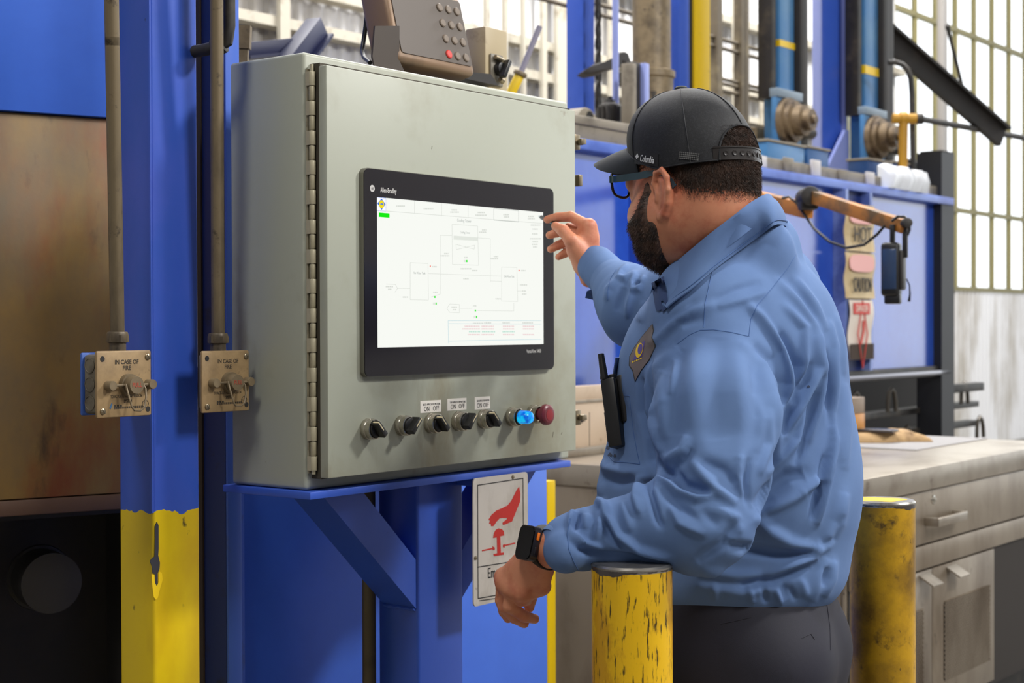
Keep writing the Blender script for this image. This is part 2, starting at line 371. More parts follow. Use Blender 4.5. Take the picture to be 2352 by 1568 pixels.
# ---- blue sheet behind the stand
q = CABO + V*.36; FP = frame((q.x, q.y, 0))
xa, _ = on(FP, 553, 1300, 0); xb, _ = on(FP, 1257, 1300, 0); _, zt = on(FP, 1230, 1040, 0)
sh = thing('blue_guard_panel', 'flat bright blue sheet metal guard behind the enclosure stand', 'panel', FP)
b = MB(); b.box(xa, xb, 0, .03, 0, zt, .003); b.build('sheet', m_bluelite, sh)
b = MB(); b.box(xa-.004, xa+.006, -.004, 0, 0, zt); b.build('seam_edge', m_beam, sh)
# yellow post behind its right end
q = P(1267, 1300, 4.9); FY = frame((q.x, q.y, 0)); _, zt = on(FY, 1267, 1104, 0)
o = thing('yellow_post', 'slim yellow post beside the dark end of the steel work table', 'post', FY)
b = MB(); b.box(-.022, .022, 0, .03, 0, zt, .002); b.build('post_tube', m_yel, o)
b = MB(); b.box(-.05, .05, -.03, .06, 0, .01); b.build('base_plate', m_yel, o)
# ================================================================== CONTROL ENCLOSURE
m_encl = mat('enclosure_grey', (164, 167, 152), .42, layers=[((138, 134, 112), 2.6, .50, .72), ((124, 114, 88), 5, .60, .78, (1, 1, .35)), ((112, 100, 76), 16, .70, .80), ((70, 60, 46), 60, .76, .80)], bump=(120, .05, .0006))
m_enclt = mat('enclosure_dusty', (172, 164, 138), .5, layers=[((140, 126, 98), 8, .5, .7)], bump=(120, .08, .0006))
m_gask = mat('shadow_gasket', (66, 60, 48), .7)
m_hinge = mat('hinge_steel', (158, 150, 124), .45, .2, layers=[((100, 92, 72), 30, .5, .7)])
en = thing('control_enclosure', 'grey steel wall enclosure with hinged door, standing on the blue stand', 'enclosure', FC)
DT = .0196; DY1 = -.0243; DY0 = DY1-DT
DX0, DX1, DZ0, DZ1 = .0102, .7502+.012, .0224, .7357
DX1 = on(FC, 1322, 600, DY0)[0]
b = MB(); b.box(0, CW, 0, CD, 0, CH, .007, 3); b.build('body', m_encl, en)
b = MB()
for x0, x1, z0, z1 in ((.03, CW-.03, .02, .05), (.03, CW-.03, CH-.05, CH-.02), (.014, .06, .02, CH-.02), (CW-.06, CW-.03, .02, CH-.02)): b.box(x0, x1, DY1, 0, z0, z1)
b.build('gasket', m_gask, en)
b = MB(); b.box(DX0, DX1, DY0, DY1, DZ0, DZ1, .0022, 2); door = b.build('door', m_encl, en)
# scratches and a dent of bare paint on the door
b = MB()
for px, py, l, a in ((992, 339, .006, 80), (1270, 998, .012, 75), (1292, 1150, .01, 70), (1290, 995, .005, 60)):
    if py > 1040: continue
    x, z = on(FC, px, py, DY0); b.box(-l/2, l/2, -.0004, 0, -.0006, .0006, M=T3(x, DY0, z) @ RY(-math.radians(a)))
b.build('scratch', mat('scratch_dark', (96, 90, 78), .6), door)
# piano hinge along the left edge
hx, _ = on(FC, 718, 600, -.011)
b = MB(); b.box(hx-.004, hx+.012, -.004, 0, .03, CH-.03); b.build('hinge_leaf', m_hinge, en)
zt = on(FC, 718, 164, -.011)[1]; zb = on(FC, 718, 1081, -.011)[1]; n = 27; st = (zt-zb)/n
b0 = None
for k in range(n):
    z0 = zt-(k+1)*st
    if k < 2:
        b = MB(); r = .0066 if k == 0 else .0056
        b.cyl((0, 0, .0006), (0, 0, st-.0006), r, 14, bev=.0006)
        if k == 0: b.box(-.0066, .0052, 0, .009, .0006, st-.0006)
        o = b.build('hinge_knuckle', m_hinge if k else mat('hinge_steel_worn', (176, 168, 142), .4, .2), en)
        if k == 0: b0 = o
        else: b1 = o
    else:
        o = (b0 if k % 2 == 0 else b1).copy(); COL.objects.link(o)
    o.location = (hx, -.011, z0)
b = MB(); b.cyl((0, 0, zb-.006), (0, 0, zt+.012), .0036, 10, M=T3(hx, -.011, 0)); b.build('hinge_pin', mat('pin_steel', (196, 188, 160), .3, .6), en)
# clamps on the right edge
for py, kind in ((320, 0), (410, 1), (962, 0)):
    z = on(FC, 1322, py, DY0)[1]
    b = MB()
    if kind == 0:
        b.box(CW-.004, CW+.016, -.02, .012, z-.016, z+.016, .002); b.cyl((CW+.010, -.03, z), (CW+.010, -.012, z), .007, 14, bev=.001); b.box(CW, CW+.018, -.034, -.026, z-.005, z+.006, .001)
    else: b.box(CW-.002, CW+.010, -.03, .0, z-.012, z+.012, .002)
    b.build('door_clamp', m_screw, en)
# -- selector switches, pilot light, push button
m_sel = mat('switch_black', (24, 23, 22), .42)
m_ring = mat('switch_ring', (178, 172, 158), .25, .85, layers=[((110, 102, 86), 40, .5, .7)])
def operator(px, py, name, label=None):
    x, z = on(FC, px, py, DY0-.008)
    e = bpy.data.objects.new(name, None); COL.objects.link(e); e.parent = en; e.location = (x, DY0, z); e.empty_display_size = .02
    if label: e['label'] = label
    b = MB(); b.lathe([(.0135, 0), (.019, 0), (.0195, .002), (.0195, .009), (.0185, .0105), (.0178, .0108)], 12, RX(math.pi/2) @ RZ(.2))
    b.lathe([(.0178, .008), (.0185, .016), (.0178, .0205), (.0160, .021), (.0148, .0195), (.0148, .004)], 36, RX(math.pi/2))
    b.build('bezel_ring', m_ring, e)
    return e
for i, (px, py, a) in enumerate(((851, 985, 42), (929, 977, -42), (996, 972, 42), (1058, 967, -42), (1116, 962, 42))):
    e = operator(px, py, 'selector_switch', 'lever slanting down to the right' if a > 0 else 'lever slanting up to the right')
    b = MB(); b.cyl((0, -.010, 0), (0, -.0245, 0), .0146, 30, bev=.002)
    b.prism([(-.0055, -.0145), (.0055, -.0145), (.0045, .0175), (-.0045, .0175)], .021, RX(math.pi/2) @ RZ(math.radians(a)) @ T3(0, 0, .0175), bev=.0015)
    b.build('knob', m_sel, e)
    b = MB(); b.box(-.0011, .0011, -.0012, .0176, .0383, .0390, M=RX(math.pi/2) @ RZ(math.radians(a))); b.box(-.0016, .0016, .0172, .0182, .026, .039, M=RX(math.pi/2) @ RZ(math.radians(a)))
    b.build('pointer_stripe', mat('pointer_cream', (214, 200, 164), .5), e)
e = operator(1181, 957, 'pilot_light', 'lit blue lens')
b = MB(); b.lathe([(.0146, .012), (.0146, .024), (.0130, .0245)], 30, RX(math.pi/2)); b.build('lens_seat', m_sel, e)
b = MB(); b.lathe([(.0128, .02), (.0132, .030), (.0128, .045), (.010, .050), (.005, .0518), (0, .052)], 30, RX(math.pi/2))
ml = bpy.data.materials.new('blue_lens_glow'); ml.use_nodes = True; nt = ml.node_tree; bs = nt.nodes['Principled BSDF']
bs.inputs['Base Color'].default_value = lin((0, 90, 200)); bs.inputs['Roughness'].default_value = .15
tcn = nt.nodes.new('ShaderNodeTexCoord'); vr = nt.nodes.new('ShaderNodeTexNoise'); vr.inputs['Scale'].default_value = 90; nt.links.new(tcn.outputs['Object'], vr.inputs['Vector'])
cr = nt.nodes.new('ShaderNodeValToRGB'); cr.color_ramp.elements[0].position = .4; cr.color_ramp.elements[0].color = lin((0, 90, 205)); cr.color_ramp.elements[1].position = .6; cr.color_ramp.elements[1].color = lin((10, 205, 250))
nt.links.new(vr.outputs['Fac'], cr.inputs[0]); nt.links.new(cr.outputs[0], bs.inputs['Emission Color']); bs.inputs['Emission Strength'].default_value = .9
b.build('lens', ml, e)
e = operator(1229, 951, 'push_button', 'dull red mushroom head')
b = MB(); b.lathe([(.011, .012), (.011, .030), (.020, .031), (.0215, .034), (.0205, .041), (.0165, .0445), (.015, .0448)], 36, RX(math.pi/2)); b.build('button_head', mat('maroon_plastic', (120, 46, 56), .35), e)
b = MB(); b.lathe([(.0112, .0440), (.0112, .0452), (0, .0458)], 30, RX(math.pi/2)); b.build('button_centre', mat('red_plastic', (150, 30, 40), .4), e)
# -- stickers over three switches
for px0, px1, ya, yb, yc, yd, tx in ((965, 1013, 921, 917, 945, 950, 'BACK APPLICATOR MOTORS'), (1027, 1071, 916, 913, 940, 945, 'TOP APPLICATOR MOTORS'), (1090, 1125, 912, 909, 938, 942, 'END APPLICATOR MOTORS')):
    x0, z1 = on(FC, px0, ya, DY0); x1, z0 = on(FC, px1, yc, DY0)
    b = MB(); b.box(x0, x1, DY0-.0006, DY0, z0, z1); s = b.build('label_plate', m_white, en)
    xc, zc, wd, hg = (x0+x1)/2, (z0+z1)/2, x1-x0, z1-z0
    F1 = FRONT
    text(tx, .0052, m_ink, s, T3(xc+.002, DY0-.0007, zc+hg*.18) @ F1, xs=min(.9, wd*.86/(.0052*.62*len(tx))), ext=.0002)
    text('ON', .0125, m_ink, s, T3(xc-wd*.2, DY0-.0007, zc-hg*.2) @ F1, xs=.8, ext=.0002)
    text('OFF', .0125, m_ink, s, T3(xc+wd*.24, DY0-.0007, zc-hg*.2) @ F1, xs=.8, ext=.0002)
# ================================================================== TOUCHSCREEN
SY = DY0-.010
hmi = thing('touchscreen_display', 'large black framed touchscreen with a bright white screen set in the enclosure door', 'display', FC)
xl, zt1 = on(FC, 834, 383, SY); xr, zt2 = on(FC, 1271, 434, SY); _, zb1 = on(FC, 836, 866, SY); _, zb2 = on(FC, 1271, 848, SY)
zt = (zt1+zt2)/2; zb = (zb1+zb2)/2
m_bez = mat('black_glass_bezel', (26, 22, 26), .22, spec=.5)
b = MB(); b.box(xl, xr, SY, DY0, zb, zt, .012, 5, edges='y'); b.build('frame_rim', mat('rim_metal', (120, 118, 108), .35, .6), hmi)
b = MB(); b.box(xl+.0012, xr-.0012, SY-.0012, SY, zb+.0012, zt-.0012, .011, 5, edges='y'); b.build('bezel', m_bez, hmi)
GY = SY-.0012
sx0, sz1a = on(FC, 866, 452, GY); sx1, sz1b = on(FC, 1247, 488, GY); _, sz0a = on(FC, 866, 797, GY); _, sz0b = on(FC, 1249, 791, GY)
sz1 = (sz1a+sz1b)/2; sz0 = (sz0a+sz0b)/2
m_scr = emit('screen_white', (250, 252, 246), .98)
b = MB(); b.box(sx0, sx1, GY-.0006, GY, sz0, sz1); scr = b.build('screen', m_scr, hmi)
QY = GY-.0006
def S(px, py):
    x, z = on(FC, px, py, QY); return x, z
def flat(name, material, polys, parent=scr, y=QY, t=.0003):
    b = MB()
    for p in polys: b.prism([S(*q) for q in p], t, T3(0, y, 0) @ FRONT)
    o = b.build(name, material, parent, sm=0)
    if len(polys) > 1: o['kind'] = 'stuff'
    return o
def lines(name, material, segs, wpx=1.2):
    b = MB(); h = wpx*.0004
    for (a, c) in segs:
        (x0, z0), (x1, z1) = S(*a), S(*c); L_ = math.hypot(x1-x0, z1-z0); an = math.atan2(z1-z0, x1-x0)
        b.box(0, L_, -.0003, 0, -h, h, M=T3(x0, QY, z0) @ RY(-an))
    o = b.build(name, material, scr, sm=0); o['kind'] = 'stuff'; return o
g_lt = emit('screen_pale_grey', (224, 227, 220), .95); g_md = emit('screen_grey', (196, 201, 196), .9); g_vl = emit('screen_faint', (232, 236, 228), .96)
g_gr = emit('screen_green', (24, 240, 24), .95); g_rd = emit('screen_red', (250, 110, 90), .95); g_pk = emit('screen_pink', (244, 220, 220), .95); g_bl = emit('screen_blue', (60, 120, 230), .95); g_ye = emit('screen_yellow', (248, 226, 40), .95); g_tl = emit('screen_teal', (200, 234, 220), .95)
flat('logo_box', emit('screen_pure', (255, 255, 255), 1.0), [[(866, 453), (886, 455), (886, 485), (866, 483)]])
flat('logo_diamond', g_bl, [[(876, 456), (885, 469), (876, 482), (866.5, 467)]], y=QY-.0003)
def disc(px, py, r, m_, name, y, sx=1.0):
    x, z = S(px, py); b = MB(); b.prism([(x+r*sx*math.cos(k*math.pi/12), z+r*math.sin(k*math.pi/12)) for k in range(24)], .0003, T3(0, y, 0) @ FRONT); return b.build(name, m_, scr, sm=0)
disc(875.8, 469, .0072, g_ye, 'logo_disc', QY-.0006, .9)
flat('logo_arch', g_bl, [[(871.5, 470), (874, 466.5), (878, 467), (880.5, 471), (877.5, 470), (874, 469.5)]], y=QY-.0009)
lines('logo_frame', g_bl, [((866, 453), (886, 455)), ((886, 455), (886, 485)), ((866, 483), (886, 485))], .9)
flat('status_button', g_gr, [[(870, 488), (894.5, 490), (894.5, 500), (870, 498)]])
def tl(x, a, b_): # interpolated line from (866,a) to (1247,b)
    return a+(x-866)/381*(b_-a)
tabs = [886, 952, 1014, 1075, 1134, 1191, 1247]
lines('tab_lines', g_lt, [((886, tl(886, 483, 513)), (1247, tl(1247, 483, 513)))] + [((x, tl(x, 453, 488)), (x, tl(x, 483, 513))) for x in tabs[1:-1]], 1.2)
lines('selected_tab', g_md, [((1134, tl(1134, 453, 488)+1), (1191, tl(1191, 453, 488)+1)), ((1134, tl(1134, 484, 514)), (1191, tl(1191, 484, 514))), ((1134, tl(1134, 453, 488)), (1134, tl(1134, 484, 514))), ((1191, tl(1191, 453, 488)), (1191, tl(1191, 484, 514)))], 1.3)
def dashes(name, m_, items, hpx=4):
    """rows of marks too small to read"""
    ps = []
    for px, py, wd in items:
        x = px-wd/2; k = 0
        while x < px+wd/2-1:
            l = min(2.2+((k*7) % 4)*.8, px+wd/2-x); ps.append([(x, py-hpx/2), (x+l, py-hpx/2+.2), (x+l, py+hpx/2+.2), (x, py+hpx/2)]); x += l+1.0; k += 1
    return flat(name, m_, ps)
dashes('tab_captions', g_lt, [(920, 473, 20), (984, 479, 22), (1044, 482, 14), (1044, 487, 20), (1105, 488, 16), (1105, 494, 26), (1163, 493, 14), (1163, 498, 12), (1220, 497, 14), (1220, 502, 16)], 3.2)
lines('tower_outline', g_lt, [((1038, 515), (1097, 519)), ((1097, 519), (1099, 609)), ((1099, 609), (1039, 607)), ((1039, 607), (1038, 515)), ((1047, 561), (1089, 572)), ((1089, 572), (1090, 563)), ((1090, 563), (1048, 573)), ((1048, 573), (1047, 561))], 1.0)
flat('tower_band', g_vl, [[(1042, 541), (1097, 545), (1097, 553), (1042, 550)]])
lines('pipe_lines', g_lt, [((1011, 540), (1038, 541)), ((1097, 546), (1126, 548)), ((1126, 548), (1126, 648)), ((1011, 540), (1011, 675)), ((1011, 675), (990, 682)), ((984, 628), (1152, 634)), ((1126, 645), (1152, 646)), ((912, 662), (942, 662)), ((1056, 708), (1084, 708)), ((1095, 713), (1180, 714)), ((1180, 714), (1180, 695)), ((1188, 668), (1200, 668))], 1.0)
lines('tank_outlines', g_lt, [((942, 603), (983, 605)), ((983, 605), (984, 689)), ((984, 689), (942, 688)), ((942, 688), (942, 603)), ((1152, 613), (1187, 614)), ((1187, 614), (1189, 692)), ((1189, 692), (1152, 691)), ((1152, 691), (1152, 613)), ((887, 652), (908, 653)), ((908, 653), (913, 662)), ((913, 662), (907, 671)), ((1026, 708), (1033, 698)), ((1033, 698), (1055, 699)), ((1055, 699), (1055, 718)), ((1055, 718), (1033, 717)), ((1033, 717), (1026, 708))], 1.0)
text('Cooling Tower', .0085, g_md, scr, T3(S(1066, 507)[0], QY-.0002, S(1066, 507)[1]) @ FRONT, ext=.0001, xs=.8)
text('Cooling Tower', .0060, g_md, scr, T3(S(1068, 534)[0], QY-.0002, S(1068, 534)[1]) @ FRONT, ext=.0001, xs=.8)
text('Hot Water Tank', .0062, g_md, scr, T3(S(963, 627)[0], QY-.0002, S(963, 627)[1]) @ FRONT, ext=.0001, xs=.8)
text('Cold Water Tank', .0062, g_md, scr, T3(S(1169, 635)[0], QY-.0002, S(1169, 635)[1]) @ FRONT, ext=.0001, xs=.75)
dashes('captions', g_lt, [(895, 658, 18), (895, 664, 8), (1044, 705, 14), (1044, 711, 8), (931, 682, 12), (1000, 671, 10), (1070, 591, 8), (1070, 617, 24), (1070, 640, 12), (1112, 528, 10), (1109, 533, 18), (1025, 582, 10), (1022, 587, 20), (1139, 589, 10), (1136, 594, 18), (998, 612, 10), (1202, 621, 10), (1203, 654, 18), (1204, 668, 8), (1204, 675, 10), (1144, 686, 12), (1090, 702, 8), (1090, 621, 12), (1230, 517, 22), (1229, 526, 12), (1229, 537, 14), (1230, 548, 26), (1230, 555, 14), (1229, 561, 14), (1229, 567, 10)], 3)
flat('green_markers', g_gr, [[(1070.5, 597), (1073, 597), (1073, 602), (1070.5, 602)], [(996.5, 680), (1000, 680), (1000, 684), (996.5, 684)], [(1000, 694.5), (1002.6, 694.6), (1002.6, 699.6), (1000, 699.5)], [(1090, 711), (1093, 711), (1093, 715), (1090, 715)], [(1093, 725), (1095.5, 725), (1095.5, 730.5), (1093, 730.5)]], y=QY-.0003)
flat('pale_markers', g_vl, [[(1065, 597), (1070, 597), (1070, 602), (1065, 602)], [(994, 694.5), (1000, 694.5), (1000, 699.5), (994, 699.5)], [(1087.5, 725), (1093, 725), (1093, 730.5), (1087.5, 730.5)]], y=QY-.0003)
flat('red_markers', g_rd, [[(986.5, 609.5), (989, 609.6), (989, 612.5), (986.5, 612.3)], [(1190.5, 619.4), (1193, 619.5), (1193, 622.5), (1190.5, 622.3)]], y=QY-.0003)
lines('alarm_table', emit('screen_edge_blue', (200, 226, 232), .95), [((1029, 736), (1243, 736)), ((1029, 736), (1030, 788)), ((1030, 783), (1243, 779)), ((1030, 743), (1243, 744))], 1.2)
dashes('alarm_rows', g_pk, [(1085, 749, 36), (1120, 749, 28), (1168, 749, 26), (1214, 749, 26), (1082, 755, 40), (1120, 755, 28), (1168, 755, 26), (1214, 755, 26), (1088, 768, 28), (1120, 768, 28), (1168, 768, 26), (1214, 768, 26)], 3)
dashes('alarm_rows_green', g_tl, [(1090, 761.5, 26), (1122, 761.5, 30), (1168, 761.5, 28)], 3)
dashes('alarm_head', g_lt, [(1098, 742, 24), (1120, 741, 16), (1163, 741, 18), (1212, 741, 24)], 3)
m_lt = mat('bezel_print', (196, 194, 190), .5)
x, z = on(FC, 855, 432.5, GY); b = MB(); b.prism([(x+.0062*math.cos(k*math.pi/12), z+.0062*math.sin(k*math.pi/12)) for k in range(24)], .0003, T3(0, GY, 0) @ FRONT); b.build('round_emblem', m_lt, hmi, sm=0)
text('AB', .006, mat('emblem_letters', (120, 118, 118), .5), hmi, T3(x, GY-.0005, z) @ FRONT, xs=.8, ext=.0002)
x, z = on(FC, 892, 438, GY); x0 = on(FC, 866, 436, GY)[0]; x1 = on(FC, 918, 440, GY)[0]
text('Allen-Bradley', .0126, m_lt, hmi, T3(x, GY-.0002, z) @ FRONT, xs=.62, ext=.0002, bold=.0002)
x, z = on(FC, 1226, 806.5, GY)
text('VersaView 5400', .0105, m_lt, hmi, T3(x, GY-.0002, z) @ FRONT, xs=.70, ext=.0002, bold=.0001)
# ================================================================== ENCLOSURE STAND
std = thing('enclosure_stand', 'blue welded post stand with a shelf plate and diagonal braces carrying the grey enclosure', 'stand', FC)
sz = on(FC, 697, 1131, -.02)[1]
sx1 = on(FC, 1311, 1060, -.022)[0]
b = MB(); b.box(-.012, sx1, -.022, CD+.01, -.014, -.001, .0015); b.build('shelf_plate', m_blue, std)
py0 = .03
pc = on(FC, 960, 1250, py0)[0]; pr = on(FC, 1064, 1250, py0)[0]; pb = onx(FC, 868, 1250, pc)[0]
b = MB(); b.box(pc, pr, py0, pb, -CABO.z, -.014, .006, 3, edges='z'); b.build('post', m_blue, std)
b = MB(); b.box(pc-.05, pr+.05, py0-.05, pb+.05, -CABO.z, -CABO.z+.012); b.build('base_plate', m_blue, std)
yb = .035
pts = [on(FC, 737, 1144, yb), on(FC, 828, 1128, yb), on(FC, 947, 1287, yb), on(FC, 938, 1402, yb)]
pts = [(pts[0][0], -.014), (pts[1][0], -.014), (pc, pts[2][1]), (pc, pts[3][1])]
b = MB(); b.prism(pts, .085, T3(0, yb+.085, 0) @ FRONT, bev=0); br = b.build('brace', m_blue, std)
cx = (pc+pr)/2
b = MB(); b.prism([(2*cx-x, z) for x, z in pts], .085, T3(0, yb+.085, 0) @ FRONT); b.build('brace', m_blue, std)
b = MB(); b.tube([(pc-.002, yb+.002+k*.01, pts[2][1]+.002*(k % 2)) for k in range(9)], .004, 6); b.build('weld_bead', m_blue, std)
b = MB(); b.tube([(pc-.002, yb+.002+k*.01, pts[3][1]-.002*(k % 2)) for k in range(9)], .004, 6); b.build('weld_bead', m_blue, std)
# conduit behind the stand
q = P(847, 1300, 3.02); o = thing('rear_conduit', 'dusty brown conduit rising behind the blue stand post', 'conduit', Matrix.Translation((q.x, q.y, 0)))
b = MB(); b.cyl((0, 0, 0), (0, 0, 1.11), .0135, 20); b.build('pipe', mat('olive_conduit', (92, 82, 60), .5, .2, layers=[((60, 54, 42), 8, .5, .7)]), o)
b = MB(); b.cyl((0, 0, .02), (0, 0, .06), .018, 20, bev=.003); b.build('coupling', m_conduit, o)
# ---- emergency stop sign
EY = -.028
ex0, ez1 = on(FC, 1087, 1099, EY); ex1, _ = on(FC, 1212, 1085, EY); _, ez0 = on(FC, 1091, 1393, EY)
m_sign = mat('soiled_white_sign', (206, 198, 188), .5, layers=[((170, 160, 146), 9, .5, .72, (1, 1, .5)), ((110, 98, 84), 50, .70, .76)])
m_red = mat('sign_red', (196, 30, 18), .5)
sg = thing('emergency_stop_sign', 'white emergency stop sign with red hand symbol hanging under the enclosure beside the post', 'sign', FC)
def signx(t): return ex0+(ex1-ex0)*t
def signz(t): return ez1+(ez0-ez1)*t
b = MB(); b.box(ex0, ex1, EY, EY+.003, ez0, ez1, .008, 4, edges='y'); pan = b.build('sign_panel', m_sign, sg)
def sgp(name, m_, polys, t=.0005, y=EY):
    b = MB()
    for p in polys: b.prism([on(FC, px, py, EY) for px, py in p], t, T3(0, y, 0) @ FRONT)
    return b.build(name, m_, sg, sm=0)
def sgl(name, m_, segs, h=.0009):
    b = MB()
    for a, c in segs:
        (x0, z0), (x1, z1) = on(FC, *a, EY), on(FC, *c, EY); L_ = math.hypot(x1-x0, z1-z0)
        b.box(-h, L_+h, -.0005, 0, -h, h, M=T3(x0, EY, z0) @ RY(-math.atan2(z1-z0, x1-x0)))
    return b.build(name, m_, sg, sm=0)
sgl('border_line', m_ink, [((1097, 1114), (1201, 1098)), ((1201, 1098), (1203, 1355)), ((1098, 1374), (1203, 1355)), ((1097, 1114), (1098, 1374)), ((1097, 1302), (1202, 1285))])
sgp('hand_symbol', m_red, [[(1192, 1117), (1195, 1134), (1194, 1152), (1186, 1172), (1179, 1189), (1176, 1197), (1160, 1204), (1155, 1205), (1154, 1200), (1163, 1193), (1165, 1189), (1154, 1189), (1147, 1190), (1140, 1198), (1133, 1208), (1128, 1208), (1127, 1202), (1123, 1203), (1125, 1195), (1122, 1193), (1128, 1183), (1140, 1172), (1152, 1167), (1166, 1160), (1174, 1150), (1180, 1138), (1186, 1126)]])
dome = [(1132.5, 1235), (1134, 1224), (1139, 1216), (1145, 1213), (1152, 1214.5), (1157, 1220), (1158, 1229), (1150, 1231), (1141, 1233.5)]
sgp('button_symbol', m_red, [dome, [(1141, 1233), (1149, 1231.5), (1150, 1269), (1142, 1271)], [(1133, 1271.5), (1157, 1268), (1157, 1273), (1134, 1277)]])
sgl('arrow_symbol', m_red, [((1108, 1264), (1132, 1259)), ((1182, 1247), (1160, 1252))], .0013)
sgp('arrow_tip', m_red, [[(1131, 1254), (1136, 1257), (1136, 1262), (1132, 1263)], [(1159, 1249), (1155, 1251), (1155, 1256), (1159, 1257)]])
def sgt(body, px, py, size, xs): 
    x, z = on(FC, px, py, EY); text(body, size, m_ink, sg, T3(x, EY-.0003, z) @ FRONT, xs=xs, ext=.0003)
sgt('Emergency', 1152, 1311, .030, .68); sgt('stop', 1152, 1340, .030, .76)
dsh = [((1102+k*3.2, 1379-k*.45), (1104.4+k*3.2, 1378.6-k*.45)) for k in range(24)]
sgl('small_print', m_ink, dsh, .0007)
for px, py in ((1178, 1095), (1092, 1281)):
    x, z = on(FC, px, py, EY); b = MB(); b.lathe([(.0042, 0), (.0040, .0012), (.002, .002), (0, .0021)], 14, T3(x, EY, z) @ RX(math.pi/2)); b.build('rivet', m_screw, sg)
b = MB(); b.box(ex0+.02, ex1-.02, EY+.003, yb+.02, -.03, -.014, .001); b.build('hanger_strip', m_blue, sg)
# ================================================================== FIRE PULL STATIONS
m_plate = mat('grimy_brass_plate', (158, 132, 94), .5, .1, layers=[((124, 102, 72), 14, .45, .68), ((84, 68, 48), 40, .62, .74), ((70, 58, 42), 9, .66, .8)], bump=(80, .2, .001))
m_boxm = mat('cast_grey_box', (116, 108, 92), .5, .2, layers=[((84, 76, 62), 20, .5, .7)], bump=(90, .2, .001))
m_faded = mat('faded_black_print', (58, 50, 40), .7); m_fred = mat('faded_red_print', (164, 72, 52), .6)
def pull_station(c0, c1, d, label, conlabel, conpx, topd, side=1):
    """c0, c1: photo corners top-left and bottom-right of the cover; d: distance of its left edge"""
    tlp = P(c0[0], c0[1], d); fr = frame((tlp.x, tlp.y, tlp.z))
    wd = on(fr, c1[0], c1[1], 0)[0]; hg = -on(fr, c0[0], c1[2], 0)[1]
    e = thing('fire_pull_station', label, 'fire pull', fr, 'fire pull stations on the columns')
    b = MB(); b.box(0, wd, 0, .006, -hg, 0, .003, 2); b.build('cover_plate', m_plate, e)
    bd = .040 if side == 1 else .016
    b = MB(); b.box(.004, wd-.004, .006, bd, -hg+.006, -.006, .006, 3); bx = b.build('back_box', m_boxm, e)
    if side == 1:
        b = MB(); b.box(.002, wd-.002, bd, bd+.007, -hg+.003, -.003, .003, 2); b.build('blue_rim', mat('rim_blue', (56, 92, 170), .5), e)
        for k in range(3):
            zc = -hg*(.22+.28*k); b = MB(); b.lathe([(.0125, 0), (.0125, .0012), (.011, .0016), (.0105, .0008), (0, .0008)], 24, T3(.0042, .023, zc) @ RY(-math.pi/2)); b.build('knockout', m_boxm, bx)
    for fx, fz, kind in ((.10, -.12, 1), (.93, -.1, 0), (.1, -.9, 0), (.93, -.9, 1)):
        b = MB()
        if kind: b.lathe([(.0045, 0), (.0045, .0006), (0, .0006)], 14, T3(wd*fx, 0, hg*fz) @ RX(math.pi/2)); b.build('screw_hole', m_ink, e)
        else: b.lathe([(.0055, 0), (.0052, .0016), (.003, .003), (0, .0032)], 16, T3(wd*fx, 0, hg*fz) @ RX(math.pi/2)); b.box(-.0048, .0048, -.0036, -.003, -.0006, .0006, M=T3(wd*fx, 0, hg*fz) @ RY(.8)); b.build('cover_screw', m_screw, e)
    kc = (wd*.56, -hg*.52)
    b = MB(); b.lathe([(.0185, 0), (.0180, .008), (.0150, .008), (.0145, .021), (.0138, .023), (0, .0232)], 36, T3(kc[0], 0, kc[1]) @ RX(math.pi/2)); kn = b.build('pull_knob', m_grime, e)
    text('PULL', .0102, m_fred, kn, T3(kc[0], -.0234, kc[1]) @ FRONT, xs=.85, ext=.0002, bold=.0001)
    for s in (-1, 1):
        p0 = (kc[0]+s*.040, 0, kc[1]); b = MB(); b.lathe([(.0080, 0), (.0080, .013), (.0074, .0145), (0, .0146)], 22, T3(*p0) @ RX(math.pi/2)); b.build('guard_stud', m_grime, e)
    b = MB(); b.cyl((kc[0]-.040, -.010, kc[1]), (kc[0]+.040, -.010, kc[1]), .0022, 10); b.build('break_rod', m_grime, e)
    rg = [(kc[0]-.0165, -.016, kc[1]+.002), (kc[0]-.0185, -.021, kc[1]-.006), (kc[0]-.0165, -.025, kc[1]-.022), (kc[0]-.013, -.026, kc[1]-.034), (kc[0]-.008, -.026, kc[1]-.040), (kc[0]+.004, -.026, kc[1]-.041), (kc[0]+.012, -.026, kc[1]-.036), (kc[0]+.0165, -.025, kc[1]-.02), (kc[0]+.0185, -.021, kc[1]-.006), (kc[0]+.0165, -.016, kc[1]+.002)]
    b = MB(); b.tube(rg, .0017, 8); b.build('pull_ring', m_grime, e)
    T = lambda fx, fz: T3(wd*fx, -.0002, hg*fz) @ FRONT
    text('IN CASE OF', .0100, m_faded, e, T(.54, -.175), xs=.92, ext=.0002, bold=.00015); text('FIRE', .0100, m_faded, e, T(.54, -.265), xs=.92, ext=.0002, bold=.00015)
    text('TO ACTUATE FIRE SUPPRESSION', .0072, m_faded, e, T(.53, -.69), xs=.60, ext=.0002); text('SYSTEM', .0072, m_faded, e, T(.56, -.765), xs=.66, ext=.0002)
    b = MB(); cx, cz = wd*.88, -hg*.82
    b.tube([(cx+.0062*math.cos(k*math.pi/10), -.0003, cz+.0062*math.sin(k*math.pi/10)) for k in range(20)], .0005, 5, closed=True); b.build('listing_mark', m_faded, e)
    text('UL', .0062, m_faded, e, T3(cx, -.0002, cz) @ FRONT, ext=.0002)
    b = MB()
    for k in range(14): b.box(wd*.3+k*.0042, wd*.3+k*.0042+.003, -.0004, 0, -hg*.875, -hg*.875+.0035)
    for k in range(3): b.box(wd*.3+k*.006, wd*.3+k*.006+.004, -.0004, 0, -hg*.845, -hg*.815)
